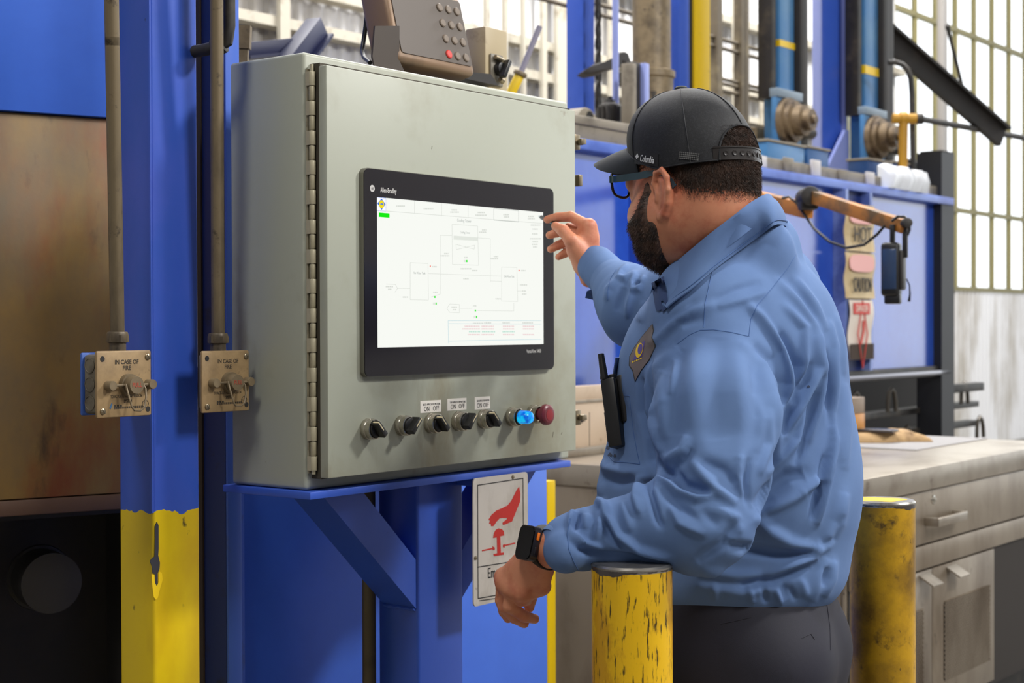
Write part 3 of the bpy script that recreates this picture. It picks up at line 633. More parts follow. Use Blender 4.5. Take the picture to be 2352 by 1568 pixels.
    o = b.build('maker_print', m_faded, e); o['kind'] = 'stuff'
    if side == 1:
        b = MB(); b.prism([(wd*.215, -hg*.86), (wd*.245, -hg*.87), (wd*.275, -hg*.79), (wd*.255, -hg*.785)], .0005, FRONT); b.build('blue_slash', mat('slash_blue', (50, 92, 130), .6), e, sm=0)
    # conduit that feeds it
    cy_ = .022 if side == 1 else .016; q = fr @ Vector((on(fr, 270 if side == 1 else 501, 795, cy_)[0], cy_, 0)); base = Matrix.Translation(q)
    cn = thing('conduit', conlabel, 'conduit', base)
    top = P(conpx[0], conpx[1], topd) - q; tdir = top.normalized()
    b = MB(); b.tube([(0, 0, .03), tuple(tdir*.5), tuple(top*1.0), tuple(top*1.35)], .0115, 22); b.build('pipe', m_conduit, cn)
    b = MB(); b.lathe([(.012, -.008), (.0135, -.008), (.0135, .012), (.0165, .013), (.0172, .017), (.0172, .027), (.016, .03), (.0125, .0305)], 26); b.build('connector', m_conduit, cn)
    b = MB(); b.lathe([(.0150, .013), (.0185, .0135), (.0185, .025), (.015, .0255)], 6); b.build('lock_nut', m_conduit, cn)
    return e, fr, wd, hg
e1 = pull_station((222, 806), (348, 880, 961), 2.46, 'tan fire pull box mounted on the blue column, with grey side knockouts in view', 'dusty conduit rising from the pull box on the blue column', (258, 105), 2.47)
e2 = pull_station((464, 806), (573, 880, 949), 2.665, 'tan fire pull box partly in front of the grey enclosure side', 'brown conduit rising from the pull box beside the enclosure', (498, 105), 2.69, 0)
# straps that hold the boxes
b = MB(); b.box(-.015, .015, 0, .17, -.08, -.03, M=T3(.066, .044, 0) @ RZ(-ROTZ)); o = b.build('mount_strap', m_grime, e1[0])
b = MB(); b.box(-.01, .01, 0, .26, -.08, -.03, M=T3(.03, .016, 0) @ RZ(-ROTZ+.1)); o = b.build('mount_strap', m_grime, e2[0])
# dark flange at the head of the second conduit
q = P(482, 112, 2.72); o = thing('pipe_flange', 'dark brown pipe elbow crossing the top of the right conduit', 'pipe', Matrix.Translation(q))
b = MB(); b.tube([(-.035, .02, -.002), (-.01, .01, .0), (.015, 0, .004), (.03, 0, .012), (.034, 0, .04), (.034, 0, .5)], .011, 16); b.build('elbow', m_dark, o)
b = MB(); b.cyl((.005, .004, .002), (.026, -.001, .009), .016, 18, bev=.002); b.build('collar', m_dark, o)
# ================================================================== INSTRUMENTS ON TOP
m_ind = mat('tan_indicator', (132, 106, 82), .45, .2, layers=[((104, 84, 66), 12, .5, .7)])
zt_ = CH
iy = .10
x0, zA = on(FC, 916, 128, iy-.04); x1, zB = on(FC, 1092, 184, iy-.04); 
ind = thing('weighing_indicator', 'tan keypad indicator tilted on a dark bracket on top of the enclosure', 'indicator', FC)
ic = ((x0+x1)/2, iy, (zA+zB)/2)
hw = (x1-x0)/2
TI = T3(ic[0], iy-.04, ic[2]) @ RX(-math.radians(14))
b = MB(); b.box(-hw, hw+.004, 0, .07, 0, .17, .012, 3, M=TI); b.build('housing', m_ind, ind)
b = MB(); b.box(-hw+.012, hw-.006, -.002, .002, .018, .158, .006, 2, edges='y', M=TI); b.build('face_panel', mat('brown_face', (74, 62, 52), .45), ind)
m_btn = mat('grey_key', (112, 98, 84), .5); m_rbtn = mat('red_key', (200, 52, 44), .45)
for r_ in range(4):
    for c_ in range(3):
        px, py = 1049+c_*18.5+r_*-.5, 131+c_*4.4-r_*23
        # keys in the lower right of the face
        kx = hw-.077+c_*.027; kz = .034+r_*.033
        b = MB(); b.lathe([(.0088, 0), (.0088, .002), (.007, .0034), (0, .0036)], 18, TI @ T3(kx, -.002, kz) @ RX(math.pi/2))
        b.build('key', m_rbtn if (c_ == 0 and r_ == 0) else m_btn, ind, label='red key' if (c_ == 0 and r_ == 0) else None)
m_brk = mat('dark_bracket', (62, 52, 44), .5)
b = MB(); xx = x0-.012
lx, lz = on(FC, 852, 110, iy)
b.prism([on(FC, 858, 160, iy-.03), on(FC, 934, 183, iy-.03), on(FC, 914, 140, iy-.03), on(FC, 914, 60, iy-.03), on(FC, 858, 60, iy-.03), on(FC, 852, 130, iy-.03)], .004, T3(0, iy-.03, 0) @ FRONT); b.build('left_bracket', m_brk, ind)
b = MB(); b.prism([on(FC, 1048, 182, iy), on(FC, 1128, 199, iy), on(FC, 1110, 172, iy), on(FC, 1066, 168, iy)], .06, T3(0, iy+.04, 0) @ FRONT); b.build('foot_bracket', mat('foot_black', (34, 30, 28), .5), ind)
b = MB(); b.box(x0-.03, x1+.03, iy-.03, iy+.06, zt_, zt_+.004); b.build('base_strip', m_brk, ind)
cb = [P(846, 140, 3.0), P(836, 132, 3.02), P(832, 118, 3.04), P(834, 100, 3.05), P(840, 60, 3.05), P(846, 0, 3.04)]
b = MB(); b.tube([P(850, 144, 2.99)]+cb, .0045, 8); o = b.build('cable_loop', m_rubber, None, sm=60); tag(o, 'black cable curling up behind the left end of the indicator', 'cable')
# beige switch box behind
sw = thing('switch_box', 'beige box with a rotary isolator, behind the right end of the indicator', 'switch box', FC)
sy = CD*.62
x0, z1 = on(FC, 1118, 60, sy); x1, z0 = on(FC, 1166, 200, sy); 
b = MB(); b.box(x0-.005, x1, sy, sy+.055, zt_, z1, .004); b.build('box_body', mat('beige_enamel', (168, 152, 120), .5, layers=[((130, 114, 86), 14, .55, .7)]), sw)
bx, bz = on(FC, 1138, 162, sy)
b = MB(); b.box(bx-.022, bx+.020, sy-.006, sy, bz-.034, bz+.034, .003); b.build('escutcheon', mat('dull_grey', (116, 110, 98), .5), sw)
b = MB(); b.cyl((bx, sy-.006, bz+.002), (bx, sy-.020, bz+.002), .014, 20, bev=.002); b.box(-.005, .005, -.034, -.018, -.02, .022, .002, M=T3(bx, sy, bz) @ RY(.5)); b.build('isolator_handle', m_rubber, sw)
b = MB(); b.cyl((bx-.016, sy-.012, bz+.026), (bx+.016, sy-.012, bz+.02), .005, 10, bev=.001); b.cyl((bx-.002, sy-.014, bz-.02), (bx+.008, sy-.014, bz-.024), .006, 12); b.build('hasp', m_screw, sw)
# ================================================================== STEEL WORK TABLE
TBZ = .93
tb = thing('work_table', 'stainless steel work table with drawers and mesh doors behind the man', 'table', FT)
TL = 1.88; TD = 1.24
m_dsteel = mat('dull_stainless', (150, 138, 122), .38, .6, layers=[((112, 98, 82), 3, .48, .7, (1, 1, .4)), ((66, 56, 46), 10, .62, .76)], bump=(90, .06, .001, (1, 1, .1)))
m_gap = mat('dark_gap', (40, 34, 30), .7)
b = MB(); b.box(0, TL, -.0, TD, TBZ-.075, TBZ, .004, 2); b.build('tabletop', m_steel, tb)
b = MB(); b.box(.015, TL-.015, .03, TD-.03, .10, TBZ-.075); b.build('carcass', m_dsteel, tb)
b = MB(); b.box(.05, TL-.05, .08, TD-.08, 0, .10); b.build('plinth', m_dark, tb)
Yf = .03
def fx(px, py=1250): return on(FT, px, py, Yf)
x_dr = fx(2104, 1180)[0]
xs_ = fx(2131, 1400)[0]
za = fx(2150, 1131)[1]; zb_ = fx(2150, 1239)[1]; zc = fx(2150, 1296)[1]
xe = TL-.03
zt_ = TBZ-.08
def front_panel(name, x0, x1, z0, z1, parent=tb):
    b = MB(); b.box(x0, x1, Yf-.016, Yf, z0, z1, .0025, 2); return b.build(name, m_dsteel, parent)
xa_ = .03
d1 = front_panel('drawer', xa_, xe, zb_+.003, zt_)
d2 = front_panel('drawer', xa_, xe, zc+.003, zb_-.003)
b = MB(); b.box(xa_, xe, Yf-.004, Yf, .1, zt_); b.build('frame_gap', m_gap, tb)
hx0, hz = fx(2112, 1197); hx1, _ = fx(2180, 1190)
b = MB(); yy = Yf-.016
b.box(hx0, hx0+.02, yy-.045, yy, hz-.014, hz+.014, .002); b.box(hx1-.012, hx1, yy-.045, yy, hz-.014, hz+.014, .002); b.box(hx0, hx1, yy-.05, yy-.038, hz-.014, hz+.014, .002)
b.build('handle', m_steel, d1)
rx, rz = fx(2133, 1146); b = MB(); b.lathe([(.016, 0), (.015, .003), (.008, .004), (.006, .009), (0, .010)], 20, T3(rx, yy, rz) @ RX(math.pi/2)); b.build('drawer_lock', m_chrome, d1)
for i, (x0, x1) in enumerate(((xs_-.56, xs_-.002), (xs_+.002, xs_+.56))):
    dd = front_panel('door', x0, x1, .12, zc-.003)
    px0 = (2103, 2163)[i]; 
    t0, tz = fx((2100, 2163)[i], (1325, 1300)[i])
    wd_ = .085
    tz = zc-.012
    b = MB(); b.prism([(0, 0), (-.05, -.030), (-.048, -.034), (.004, -.004)], wd_, Matrix(((0, 0, 1, t0), (1, 0, 0, yy), (0, 1, 0, tz), (0, 0, 0, 1)))); b.build('door_pull', m_steel, dd)
    # perforated field
    mx0, mz1 = (fx(2157, 1380) if i else (x0+.06, fx(2105, 1398)[1]))
    mx1 = x1-.05 if i else fx(2109, 1420)[0]; mz0 = .2
    b = MB(); b.box(mx0, mx1, yy-.002, yy+.001, mz0, mz1, .012, 3, edges='y'); b.build('mesh_backing', m_gap, dd)
    b = MB(); n = int((mx1-mx0+mz1-mz0)/.016); H_ = mz1-mz0
    for k in range(n):
        for s in (1, -1):
            xa = mx0+k*.016-(H_ if s == 1 else 0); pts = []
            t0_ = max(0, (mx0-xa)/1) if s == 1 else 0
            # line z = mz0 + t, x = xa + s*t
            if s == 1: ta, tb2 = max(0, mx0-xa), min(H_, mx1-xa)
            else: xa = mx0+k*.016; ta, tb2 = max(0, xa-mx1), min(H_, xa-mx0)
            if tb2-ta < .004: continue
            p0 = (xa+s*ta, yy-.003, mz0+ta); p1 = (xa+s*tb2, yy-.003, mz0+tb2); b.tube([p0, p1], .0022, 4)
    o = b.build('mesh_wire', m_dsteel, dd, sm=0); o['kind'] = 'stuff'
# left end: panel seams
yv, _ = onx(FT, 1934, 1280, .015); zs = onx(FT, 1945, 1365, .015)[1]
b = MB(); b.box(.011, .016, yv+.004, TD-.04, .12, TBZ-.08, .002); b.build('end_panel', m_dsteel, tb)
b = MB(); b.box(.011, .016, .032, yv-.004, zs+.003, TBZ-.08, .002); b.build('end_panel', m_dsteel, tb)
b = MB(); b.box(.011, .016, .032, yv-.004, .12, zs-.003, .002); b.build('end_panel', m_dsteel, tb)
b = MB(); b.box(-.002, .012, yv-.012, yv+.012, .3, onx(FT, 1936, 1432, .015)[1], .002); b.build('end_latch', m_dark, tb)
# backsplash at the far left of the table
Ys = TD-.06
xs0 = on(FT, 1240, 960, Ys)[0]; z_top = on(FT, 1350, 886, Ys)[1]; z_mid = on(FT, 1350, 921, Ys)[1]
m_splash = mat('warm_stainless', (206, 186, 164), .42, .45, layers=[((182, 160, 136), 4, .5, .7), ((150, 120, 90), 20, .7, .78)])  # beige steel colour with brown marks
bs_ = thing('steel_backsplash', 'beige stainless backsplash box at the far edge of the work table', 'backsplash', FT)
zfoot = on(FT, 1350, 1027, Ys)[1]
b = MB(); b.box(xs0, 1.15, Ys, Ys+.05, max(TBZ, zfoot), z_mid, .003); b.build('lower_panel', m_splash, bs_)
b = MB(); b.box(xs0, 1.15, Ys+.012, Ys+.05, z_mid, z_top, .003); b.build('upper_panel', m_splash, bs_)
b = MB(); b.box(xs0, 1.15, Ys-.006, Ys+.02, z_mid-.006, z_mid+.005, .002); b.build('ledge_lip', m_steel, bs_)
b = MB(); b.box(xs0, 1.15, Ys-.02, Ys+.05, TBZ, TBZ+.03, .004); b.build('foot_angle', m_steel, bs_)
sx_, _ = on(FT, 1354, 1000, Ys); b = MB(); b.box(sx_-.0015, sx_+.0015, Ys-.0008, Ys, TBZ+.03, z_mid-.04); b.build('seam', m_gap, bs_)
bx, bz = on(FT, 1331, 963, Ys); b = MB(); b.cyl((bx, Ys, bz), (bx, Ys-.012, bz), .012, 6, bev=.001); b.cyl((bx, Ys-.01, bz), (bx, Ys-.022, bz), .006, 14); b.build('bolt', m_dark, bs_)
# on the table: mat, rag, block, phone
def on_z(px, py, z):
    r = ray(px, py); t = (z-CAMH)/r.z; return EYE + r*t
def loc(fr, p): return fr.inverted() @ Vector(p)
c1 = loc(FT, on_z(2105, 1035, TBZ)); 
b = MB(); b.box(c1.x, TL-.012, c1.y, c1.y+.62, TBZ, TBZ+.004, .0015); mt = b.build('bench_mat', mat('grey_speckled_mat', (142, 140, 140), .8, layers=[((128, 122, 120), 180, .55, .62)]), None, fr=None)
mt.matrix_world = FT; tag(mt, 'light grey speckled mat lying on the work table under the rag', 'mat')
rq = on_z(2020, 1012, TBZ+.004); FR = frame((rq.x, rq.y, TBZ+.0045))
def rag_mesh():
    bm = bmesh.new(); nx, ny = 34, 22; g = []
    L_, W_ = .34, .20
    for layer in range(2):
        rows = []
        for i in range(nx+1):
            row = []
            for j in range(ny+1):
                x = (i/nx-.5)*L_; y = (j/ny-.5)*W_
                hz = .014*layer + .006*math.sin(x*38+y*22)*math.cos(y*41) + .005*math.sin(x*15-y*30)
                edge = min(i, nx-i, j*1.4, (ny-j)*1.4)/5.0
                h = .005 + .020*min(1, edge)**.5 if layer else 0.0
                row.append(bm.verts.new((x+.012*math.sin(y*32)+.008*math.sin(y*70+1), y+.010*math.sin(x*27), max(0, h+(hz if layer else 0)*min(1, edge)))))
            rows.append(row)
        for i in range(nx):
            for j in range(ny):
                q = (rows[i][j], rows[i+1][j], rows[i+1][j+1], rows[i][j+1]); bm.faces.new(q if layer else q[::-1])
        g.append(rows)
    A, B = g
    for i in range(nx):
        bm.faces.new((A[i][0], A[i+1][0], B[i+1][0], B[i][0])); bm.faces.new((A[i+1][ny], A[i][ny], B[i][ny], B[i+1][ny]))
    for j in range(ny):
        bm.faces.new((A[0][j+1], A[0][j], B[0][j], B[0][j+1])); bm.faces.new((A[nx][j], A[nx][j+1], B[nx][j+1], B[nx][j]))
    me = bpy.data.meshes.new('rag'); bm.to_mesh(me); bm.free(); smooth(me, 60); return me
rag = link('folded_rag', rag_mesh(), mat('tan_cloth', (170, 140, 100), .9, layers=[((110, 86, 60), 14, .52, .7)], bump=(300, .3, .001))); rag.matrix_world = FR @ RZ(math.radians(-40)); tag(rag, 'folded tan rag lying on the grey mat beside the man', 'rag')
bq = P(1976, 985, 5.55); zr = TBZ+.043
bq = on_z(1978, 990, zr); FBk = frame((bq.x, bq.y, zr), ROTZ)
blk = thing('two_tone_block', 'small upright block, grey above and amber below, on the folded rag', 'block', FBk)
wb = .085; hb = P(1976, 912, bq.y).z-zr
b = MB(); b.box(-wb, wb*.4, -.0, .09, 0, hb*.52, .002); b.build('amber_base', mat('amber_plastic', (190, 126, 30), .35, layers=[((150, 92, 20), 12, .5, .7)]), blk)
b = MB(); b.box(-wb, wb*.4, -.0, .09, hb*.52, hb, .003); b.build('grey_top', mat('grey_cast', (128, 112, 96), .5), blk)
pq = on_z(2022, 992, zr+.001); FPh = frame((pq.x, pq.y, zr+.001), ROTZ+.1)
ph = thing('mobile_phone', 'dark flat handset lying on the tan rag next to the amber block', 'phone', FPh)
b = MB(); b.box(-.035, .045, -.06, .085, 0, .011, .004, 3); b.build('case', mat('phone_dark', (66, 58, 54), .3), ph)
b = MB(); b.box(-.031, .041, -.056, .081, .0105, .0115); b.build('screen_glass', mat('phone_glass', (30, 30, 34), .12), ph)
# ================================================================== BLUE TANK
TY = 1.5
tk = thing('quench_tank', 'long glossy blue steel tank wall with ribs behind the man', 'tank', FT)
zr1 = on(FT, 1340, 318, TY-.06)[1]; zr0 = on(FT, 1340, 343, TY-.06)[1]; zbt = on(FT, 2170, 838, TY)[1]
xL = on(FT, 1180, 600, TY)[0]; xR = on(FT, 2166, 600, TY)[0]
b = MB(); b.box(xL, xR, TY, TY+.02, zbt, zr1); b.build('tank_wall', m_tank, tk)
b = MB(); b.box(xL, xR+.02, TY-.06, TY+1.25, zr0, zr1, .004); b.build('top_rail', mat('lit_rail_blue', (92, 122, 205), .4, layers=[((60, 84, 170), 3, .45, .65), ((60, 62, 80), 20, .68, .76)]), tk)  # lit lip of the tank put into a paler blue
m_rib = mat('rib_pale_blue', (126, 146, 205), .4, layers=[((90, 110, 180), 5, .45, .65)])
for px, wd_ in ((1946, .03), (2001, .03), (1480, .02), (1545, .03)):
    x, _ = on(FT, px, 600, TY-.07); b = MB(); b.box(x-wd_/2, x+wd_/2, TY-.07, TY, zbt, zr0); b.build('rib', m_rib if px > 1900 else m_tank, tk)
x0, _ = on(FT, 1950, 600, TY-.02); x1, _ = on(FT, 1997, 600, TY-.02); b = MB(); b.box(x0, x1, TY-.02, TY, zbt, zr0); b.build('recess_panel', m_blueshade, tk)  # darker blue sheet, shade between the ribs put into its colour
b = MB(); b.box(xL, xR, TY-.03, TY+.02, zbt-.06, zbt, .003); b.build('bottom_flange', m_dark, tk)
b = MB(); b.box(xL, xR, TY-.05, TY-.03, zbt-.05, zbt-.025, .002); b.build('edge_strip', mat('shiny_edge', (120, 118, 128), .15, .8), tk)  # shiny grey strip along the bottom flange
x0, _ = on(FT, 2163, 600, TY-.05); x1, _ = on(FT, 2192, 600, TY-.05)
b = MB(); b.box(x0, x1, TY-.05, TY+.1, 0, on(FT, 2180, 352, TY-.05)[1]); b.build('end_post', mat('end_post_black', (26, 27, 32), .5), tk)
# spare part: ledge on the tank top
zl1 = on(FT, 1390, 291, TY+.1)[1]
b = MB(); b.box(xL, xR, TY-.02, TY+1.22, zr1, zr1+.06, .004); b.build('top_ledge', m_ledge, tk)
x1_, _ = on(FT, 1452, 310, TY-.0)
b = MB(); b.box(xL, x1_, TY-.03, TY+.5, zr1+.06, zl1, .006); b.build('grey_slab', m_ledge, tk)
for k in range(7):
    xx = on(FT, 1760+k*62, 400, TY-.03)[0]; b = MB(); b.box(xx-.09, xx-.0, TY-.035, TY-.018, zr1+.006, zr1+.06+.012*(k % 3), .004); b.build('ledge_plate', m_ledge if k % 2 else mat('ledge_light', (190, 186, 186), .5), tk)
# ---- conveyor under the tank
cv = thing('roller_conveyor', 'greasy dark conveyor frame with hooks and rails beneath the blue tank', 'conveyor', FT)
xc0 = on(FT, 1700, 920, TY+.05)[0]; xc1 = on(FT, 2260, 920, TY+.05)[0]
b = MB(); b.box(xc0-1.5, xc1, TY+.45, TY+.5, 0, zbt-.03); b.build('back_plate', mat('recess_black', (20, 18, 18), .85), cv)  # black backing sheet, the dark of the recess put into its colour
for py in (953, 1003):
    z0 = on(FT, 2000, py, TY+.1)[1]; b = MB(); b.box(xc0-1.5, xc1, TY+.08, TY+.16, z0-.02, z0+.015, .003); b.build('rail', m_dark, cv)
hk = None
z0 = on(FT, 2000, 953, TY+.1)[1]
for px in (1880, 1965, 2048, 2133, 2215):
    for row in (0, 1):
        x, _ = on(FT, px+row*36, 940, TY+.06); zz = z0+.01 if row == 0 else z0-.21
        r_ = .052; pts = [(-r_, 0, 0), (-r_*.95, 0, .06), (-r_*.6, 0, .11), (0, 0, .128), (r_*.6, 0, .11), (r_*.95, 0, .06), (r_*1.1, 0, 0)]
        if hk is None:
            b = MB(); b.tube(pts, .012, 8); hk = b.build('hook', mat('hook_steel', (74, 68, 60), .45, .4), cv); o = hk
        else: o = hk.copy(); COL.objects.link(o)
        o.location = (x, TY+.06, zz)
x0, z1 = on(FT, 2166, 858, TY-.02); x1, _ = on(FT, 2192, 900, TY-.02)
b = MB(); b.box(x0, x1, TY-.02, TY+.05, 0, z1, .003); b.build('leg', mat('leg_grey_blue', (96, 100, 118), .5), cv)
b = MB(); b.box(x0, x1+.5, TY-.01, TY+.05, z1-.12, z1-.07, .003); b.build('brace', m_dark, cv)
# ---- warning signs hung in front of the ribs
SYY = TY-.085
m_paper = mat('yellowed_paper', (208, 188, 148), .6, layers=[((186, 158, 110), 6, .48, .68)])
m_paperw = mat('white_paper', (226, 216, 204), .6, layers=[((150, 126, 96), 6, .62, .74)])
m_pink = mat('faded_pink_print', (232, 176, 172), .6); m_dred = mat('danger_red', (204, 70, 62), .55); m_greyink = mat('grey_print', (62, 58, 54), .6)
def hang_sign(label, px0, px1, py0, py1, paper, wav=.004):
    x0, z1 = on(FT, px0, py0, SYY); x1, z0 = on(FT, px1, py1, SYY)
    e = thing('warning_sign', label, 'sign', FT)
    bm = bmesh.new(); n = 14; rows = []
    for k in range(n+1):
        t = k/n; z = z1+(z0-z1)*t; off = wav*math.sin(t*7)
        rows.append([bm.verts.new((x0+(x1-x0)*i/6+.006*math.sin(t*9), SYY-off+dy, z)) for dy in (0, .003) for i in range(7)])
    for k in range(n):
        a, c = rows[k], rows[k+1]
        for i in range(6): bm.faces.new((a[i], c[i], c[i+1], a[i+1])); bm.faces.new((a[7+i], a[8+i], c[8+i], c[7+i]))
        bm.faces.new((a[0], a[7], c[7], c[0])); bm.faces.new((a[6], c[6], c[13], a[13]))
    for r_ in (rows[0], rows[-1]):
        for i in range(6): bm.faces.new((r_[i], r_[i+1], r_[8+i], r_[7+i]))
    bmesh.ops.recalc_face_normals(bm, faces=bm.faces)
    me = bpy.data.meshes.new('sheet'); bm.to_mesh(me); bm.free(); smooth(me, 60); link('sheet', me, paper, e)
    return e, (x0, x1, z0, z1)
def sgn_text(e, bx, body, fz, size, m_, xs, y=-.016):
    x0, x1, z0, z1 = bx; text(body, size, m_, e, T3((x0+x1)/2, SYY+y, z1+(z0-z1)*fz) @ FRONT, xs=xs, ext=.002)
def sgn_oval(e, bx, fz, rx_, rz_, m_, name, y=-.013):
    x0, x1, z0, z1 = bx; b = MB(); cx, cz = (x0+x1)/2, z1+(z0-z1)*fz
    b.prism([(cx+rx_*math.copysign(abs(math.cos(t))**.6, math.cos(t)), cz+rz_*math.copysign(abs(math.sin(t))**.6, math.sin(t))) for t in np.linspace(0, 2*math.pi, 29)[:-1]], .003, T3(0, SYY+y+.002, 0) @ FRONT); b.build(name, m_, e)
e, bx = hang_sign('yellowed sign reading HOT, uppermost on the tank rib behind the swing arm', 1941, 2008, 465, 580, m_paper)
w_ = bx[1]-bx[0]
sgn_oval(e, bx, .30, w_*.40, .028, m_pink, 'header_oval'); sgn_text(e, bx, 'HOT', .66, .115, m_greyink, .85)
e, bx = hang_sign('yellowed sign reading CAUTION under a pink oval, middle of the three on the tank rib', 1941, 2008, 578, 686, m_paper)
sgn_oval(e, bx, .23, w_*.42, .044, m_pink, 'header_oval'); sgn_text(e, bx, 'CAUTION', .72, .105, m_greyink, .46)
e, bx = hang_sign('white sign with a red DANGER header and diamond, lowest on the tank rib', 1950, 2004, 688, 824, m_paperw, .006)
x0, x1, z0, z1 = bx; w2 = x1-x0
b = MB(); b.box(x0+w2*.12, x1-w2*.2, SYY-.012, SYY-.009, z1-(z1-z0)*.24, z1-(z1-z0)*.05); b.build('header_panel', m_dred, e)
text('DANGER', .05, m_paperw, e, T3((x0+x1)/2-w2*.04, SYY-.0125, z1-(z1-z0)*.15) @ FRONT, xs=.7, ext=.001)
cx, cz = (x0+x1)/2, z1-(z1-z0)*.58; b = MB(); dr_ = [(cx, SYY-.010, cz+.17), (cx+.055, SYY-.010, cz), (cx, SYY-.010, cz-.17), (cx-.055, SYY-.010, cz)]
b.tube(dr_, .004, 5, closed=True); b.tube([(cx-.02, SYY-.01, cz-.05), (cx+.012, SYY-.01, cz+.02), (cx+.01, SYY-.01, cz+.07)], .006, 5); b.build('diamond_symbol', m_dred, e)
b = MB(); b.box(x0, x1, SYY-.009, SYY-.006, z0, z0+.08); b.build('burnt_edge', mat('burnt_paper', (60, 46, 36), .8), e)
# ---- swing arm with pendant device
m_orange = mat('rusty_orange_paint', (176, 112, 40), .55, layers=[((98, 74, 44), 7, .46, .64), ((52, 46, 40), 20, .62, .74)], bump=(30, .3, .003))
sa = thing('swing_arm', 'rusty orange jointed swing arm reaching out from behind the man\'s neck', 'arm', None)
def bar(p0, p1, w_, h_, bev=.003):
    p0, p1 = Vector(p0), Vector(p1); d = p1-p0; M_ = Matrix.Translation(p0) @ d.to_track_quat('Y', 'Z').to_matrix().to_4x4()
    return M_, d.length
lo0, lo1 = P(1590, 418, 6.6), P(1857, 484, 5.5); up0, up1 = P(1856, 448, 5.46), P(2082, 521, 5.0)
M_, L_ = bar(lo0, lo1, 0, 0); b = MB(); b.box(-.02, .02, 0, L_, -.027, .027, .003, M=M_); b.build('lower_boom', m_orange, sa)
M_, L_ = bar(up0, up1, 0, 0); b = MB(); b.box(-.02, .02, 0, L_, -.022, .022, .003, M=M_); b.build('upper_boom', m_orange, sa)
c_ = P(1856, 452, 5.46); b = MB(); b.cyl(c_+Vector((0, -.05, 0)), c_+Vector((0, .07, 0)), .034, 20, bev=.004); b.box(c_.x-.03, c_.x+.032, c_.y-.03, c_.y+.04, c_.z-.045, c_.z, .006); b.build('joint', m_dark, sa)
c2 = P(2078, 513, 5.0); b = MB(); b.cyl(c2+Vector((0, -.04, 0)), c2+Vector((0, .04, 0)), .016, 14, bev=.002); b.build('end_pin', m_dark, sa)
q0 = P(1590, 418, 6.6); b = MB(); b.box(q0.x-.05, q0.x+.05, q0.y-.01, q0.y+.10, q0.z-.12, q0.z+.08, .005); b.build('wall_bracket', m_dark, sa)
cab = [P(1796, 455, 5.55), P(1812, 452, 5.54), P(1828, 464, 5.52), P(1846, 490, 5.48), P(1870, 525, 5.4), P(1905, 555, 5.3), P(1945, 569, 5.2), P(1985, 562, 5.1), P(2015, 538, 5.06), P(2032, 518, 5.04)]
b = MB(); b.tube(cab, .005, 8); b.build('cable', m_rubber, sa, sm=60)
cab = [P(2048, 508, 5.0), P(2062, 497, 4.99), P(2078, 498, 4.98), P(2088, 510, 4.97), P(2089, 528, 4.97), P(2084, 540, 4.97)]
b = MB(); b.tube(cab, .005, 8); b.build('cable', m_rubber, sa, sm=60)
q = P(2052, 535, 4.99); pd_ = thing('pendant_terminal', 'black rugged handheld terminal with dark blue screen hanging from the swing arm', 'terminal', frame((q.x, q.y, q.z), -.42))
def pl2(px, py, y=0): return on(frame((q.x, q.y, q.z), -.42), px, py, y)
a0 = pl2(2022, 612)[0]; a1 = pl2(2064, 612)[0]; zA = pl2(2040, 556)[1]; zB = pl2(2040, 680)[1]; th_ = .075
b = MB(); b.box(a0, a1, 0, -th_*.0+.07, zB, zA, .012, 3); b.build('case', m_rubber, pd_)
b = MB(); b.box(a1-.004, a1+.012, .01, .075, zB+.02, zA-.025, .01, 2); b.build('battery_pack', mat('warm_black', (38, 34, 32), .5), pd_)
b = MB(); b.box(a0+.006, a1-.008, -.003, .004, zB+.022, zA-.022, .003); b.build('screen', mat('dark_blue_screen', (44, 62, 92), .2), pd_)
b = MB(); b.box((a0+a1)/2-.02, (a0+a1)/2+.03, .01, .055, zB-.025, zB+.01, .006); b.build('bottom_boot', m_rubber, pd_)
for px_ in (2050, 2079):
    x_, z_ = pl2(px_, 530, .03); b = MB(); b.box(x_-.008, x_+.008, .022, .038, zA-.01 if px_ < 2060 else zA-.05, z_+.02, .002); b.build('hanger', m_black, pd_)
cord = [P(2082, 640, 5.02), P(2089, 655, 5.02), P(2090, 675, 5.02), P(2088, 692, 5.02)]
b = MB(); b.tube(cord, [.0022, .0022, .003, .005], 6); o = b.build('hand_strap', m_rubber, pd_, world=True)
# ================================================================== PLANT ABOVE THE TANK
def span(px0, px1, y, pyc):
    return on(FT, px0, pyc, y)[0], on(FT, px1, pyc, y)[0]
def col_thing(name, label, cat, px0, px1, y, dy, material, z0=None, ztop=6.0, group=None, build=None, part='column_tube'):
    x0, x1 = span(px0, px1, y, 250); cx = (x0+x1)/2
    z0 = zr1+.06 if z0 is None else z0
    e = thing(name, label, cat, FT @ T3(cx, y, z0), group); h = (x1-x0)/2
    if build: build(e, h, dy, ztop-z0)
    else: b = MB(); b.box(-h, h, 0, dy, 0, ztop-z0, .004); b.build(part, material, e)
    b = MB(); b.box(-h-.03, h+.03, -.03, dy+.03, 0, .015); b.build('base_plate', material, e)
    return e, h
zt0 = zr1+.06
def hpil(e, h, dy, H_):
    b = MB(); b.box(-h, h, .025, .045, 0, H_); b.build('web_plate', m_blue, e)
    for s in (-1, 1):
        b = MB(); b.box(s*h-.012, s*h+.012, 0, dy, 0, H_, .003); b.build('flange', m_lav, e, label='pale lavender flange')
e, h = col_thing('blue_pillar', 'broad blue pillar with pale flanges and a triangular gusset above the tank', 'pillar', 1886, 1944, 1.9, .05, m_blue, build=hpil)
gx = h*.35; hz_ = on(FT, 1930, 303, 1.9)[1]-zt0
b = MB(); b.prism([(gx-.26, 0), (h-.02, 0), (h-.02, hz_), (h-.06, hz_)], .02, T3(0, -.005, .012) @ FRONT); b.build('gusset', m_lav, e)
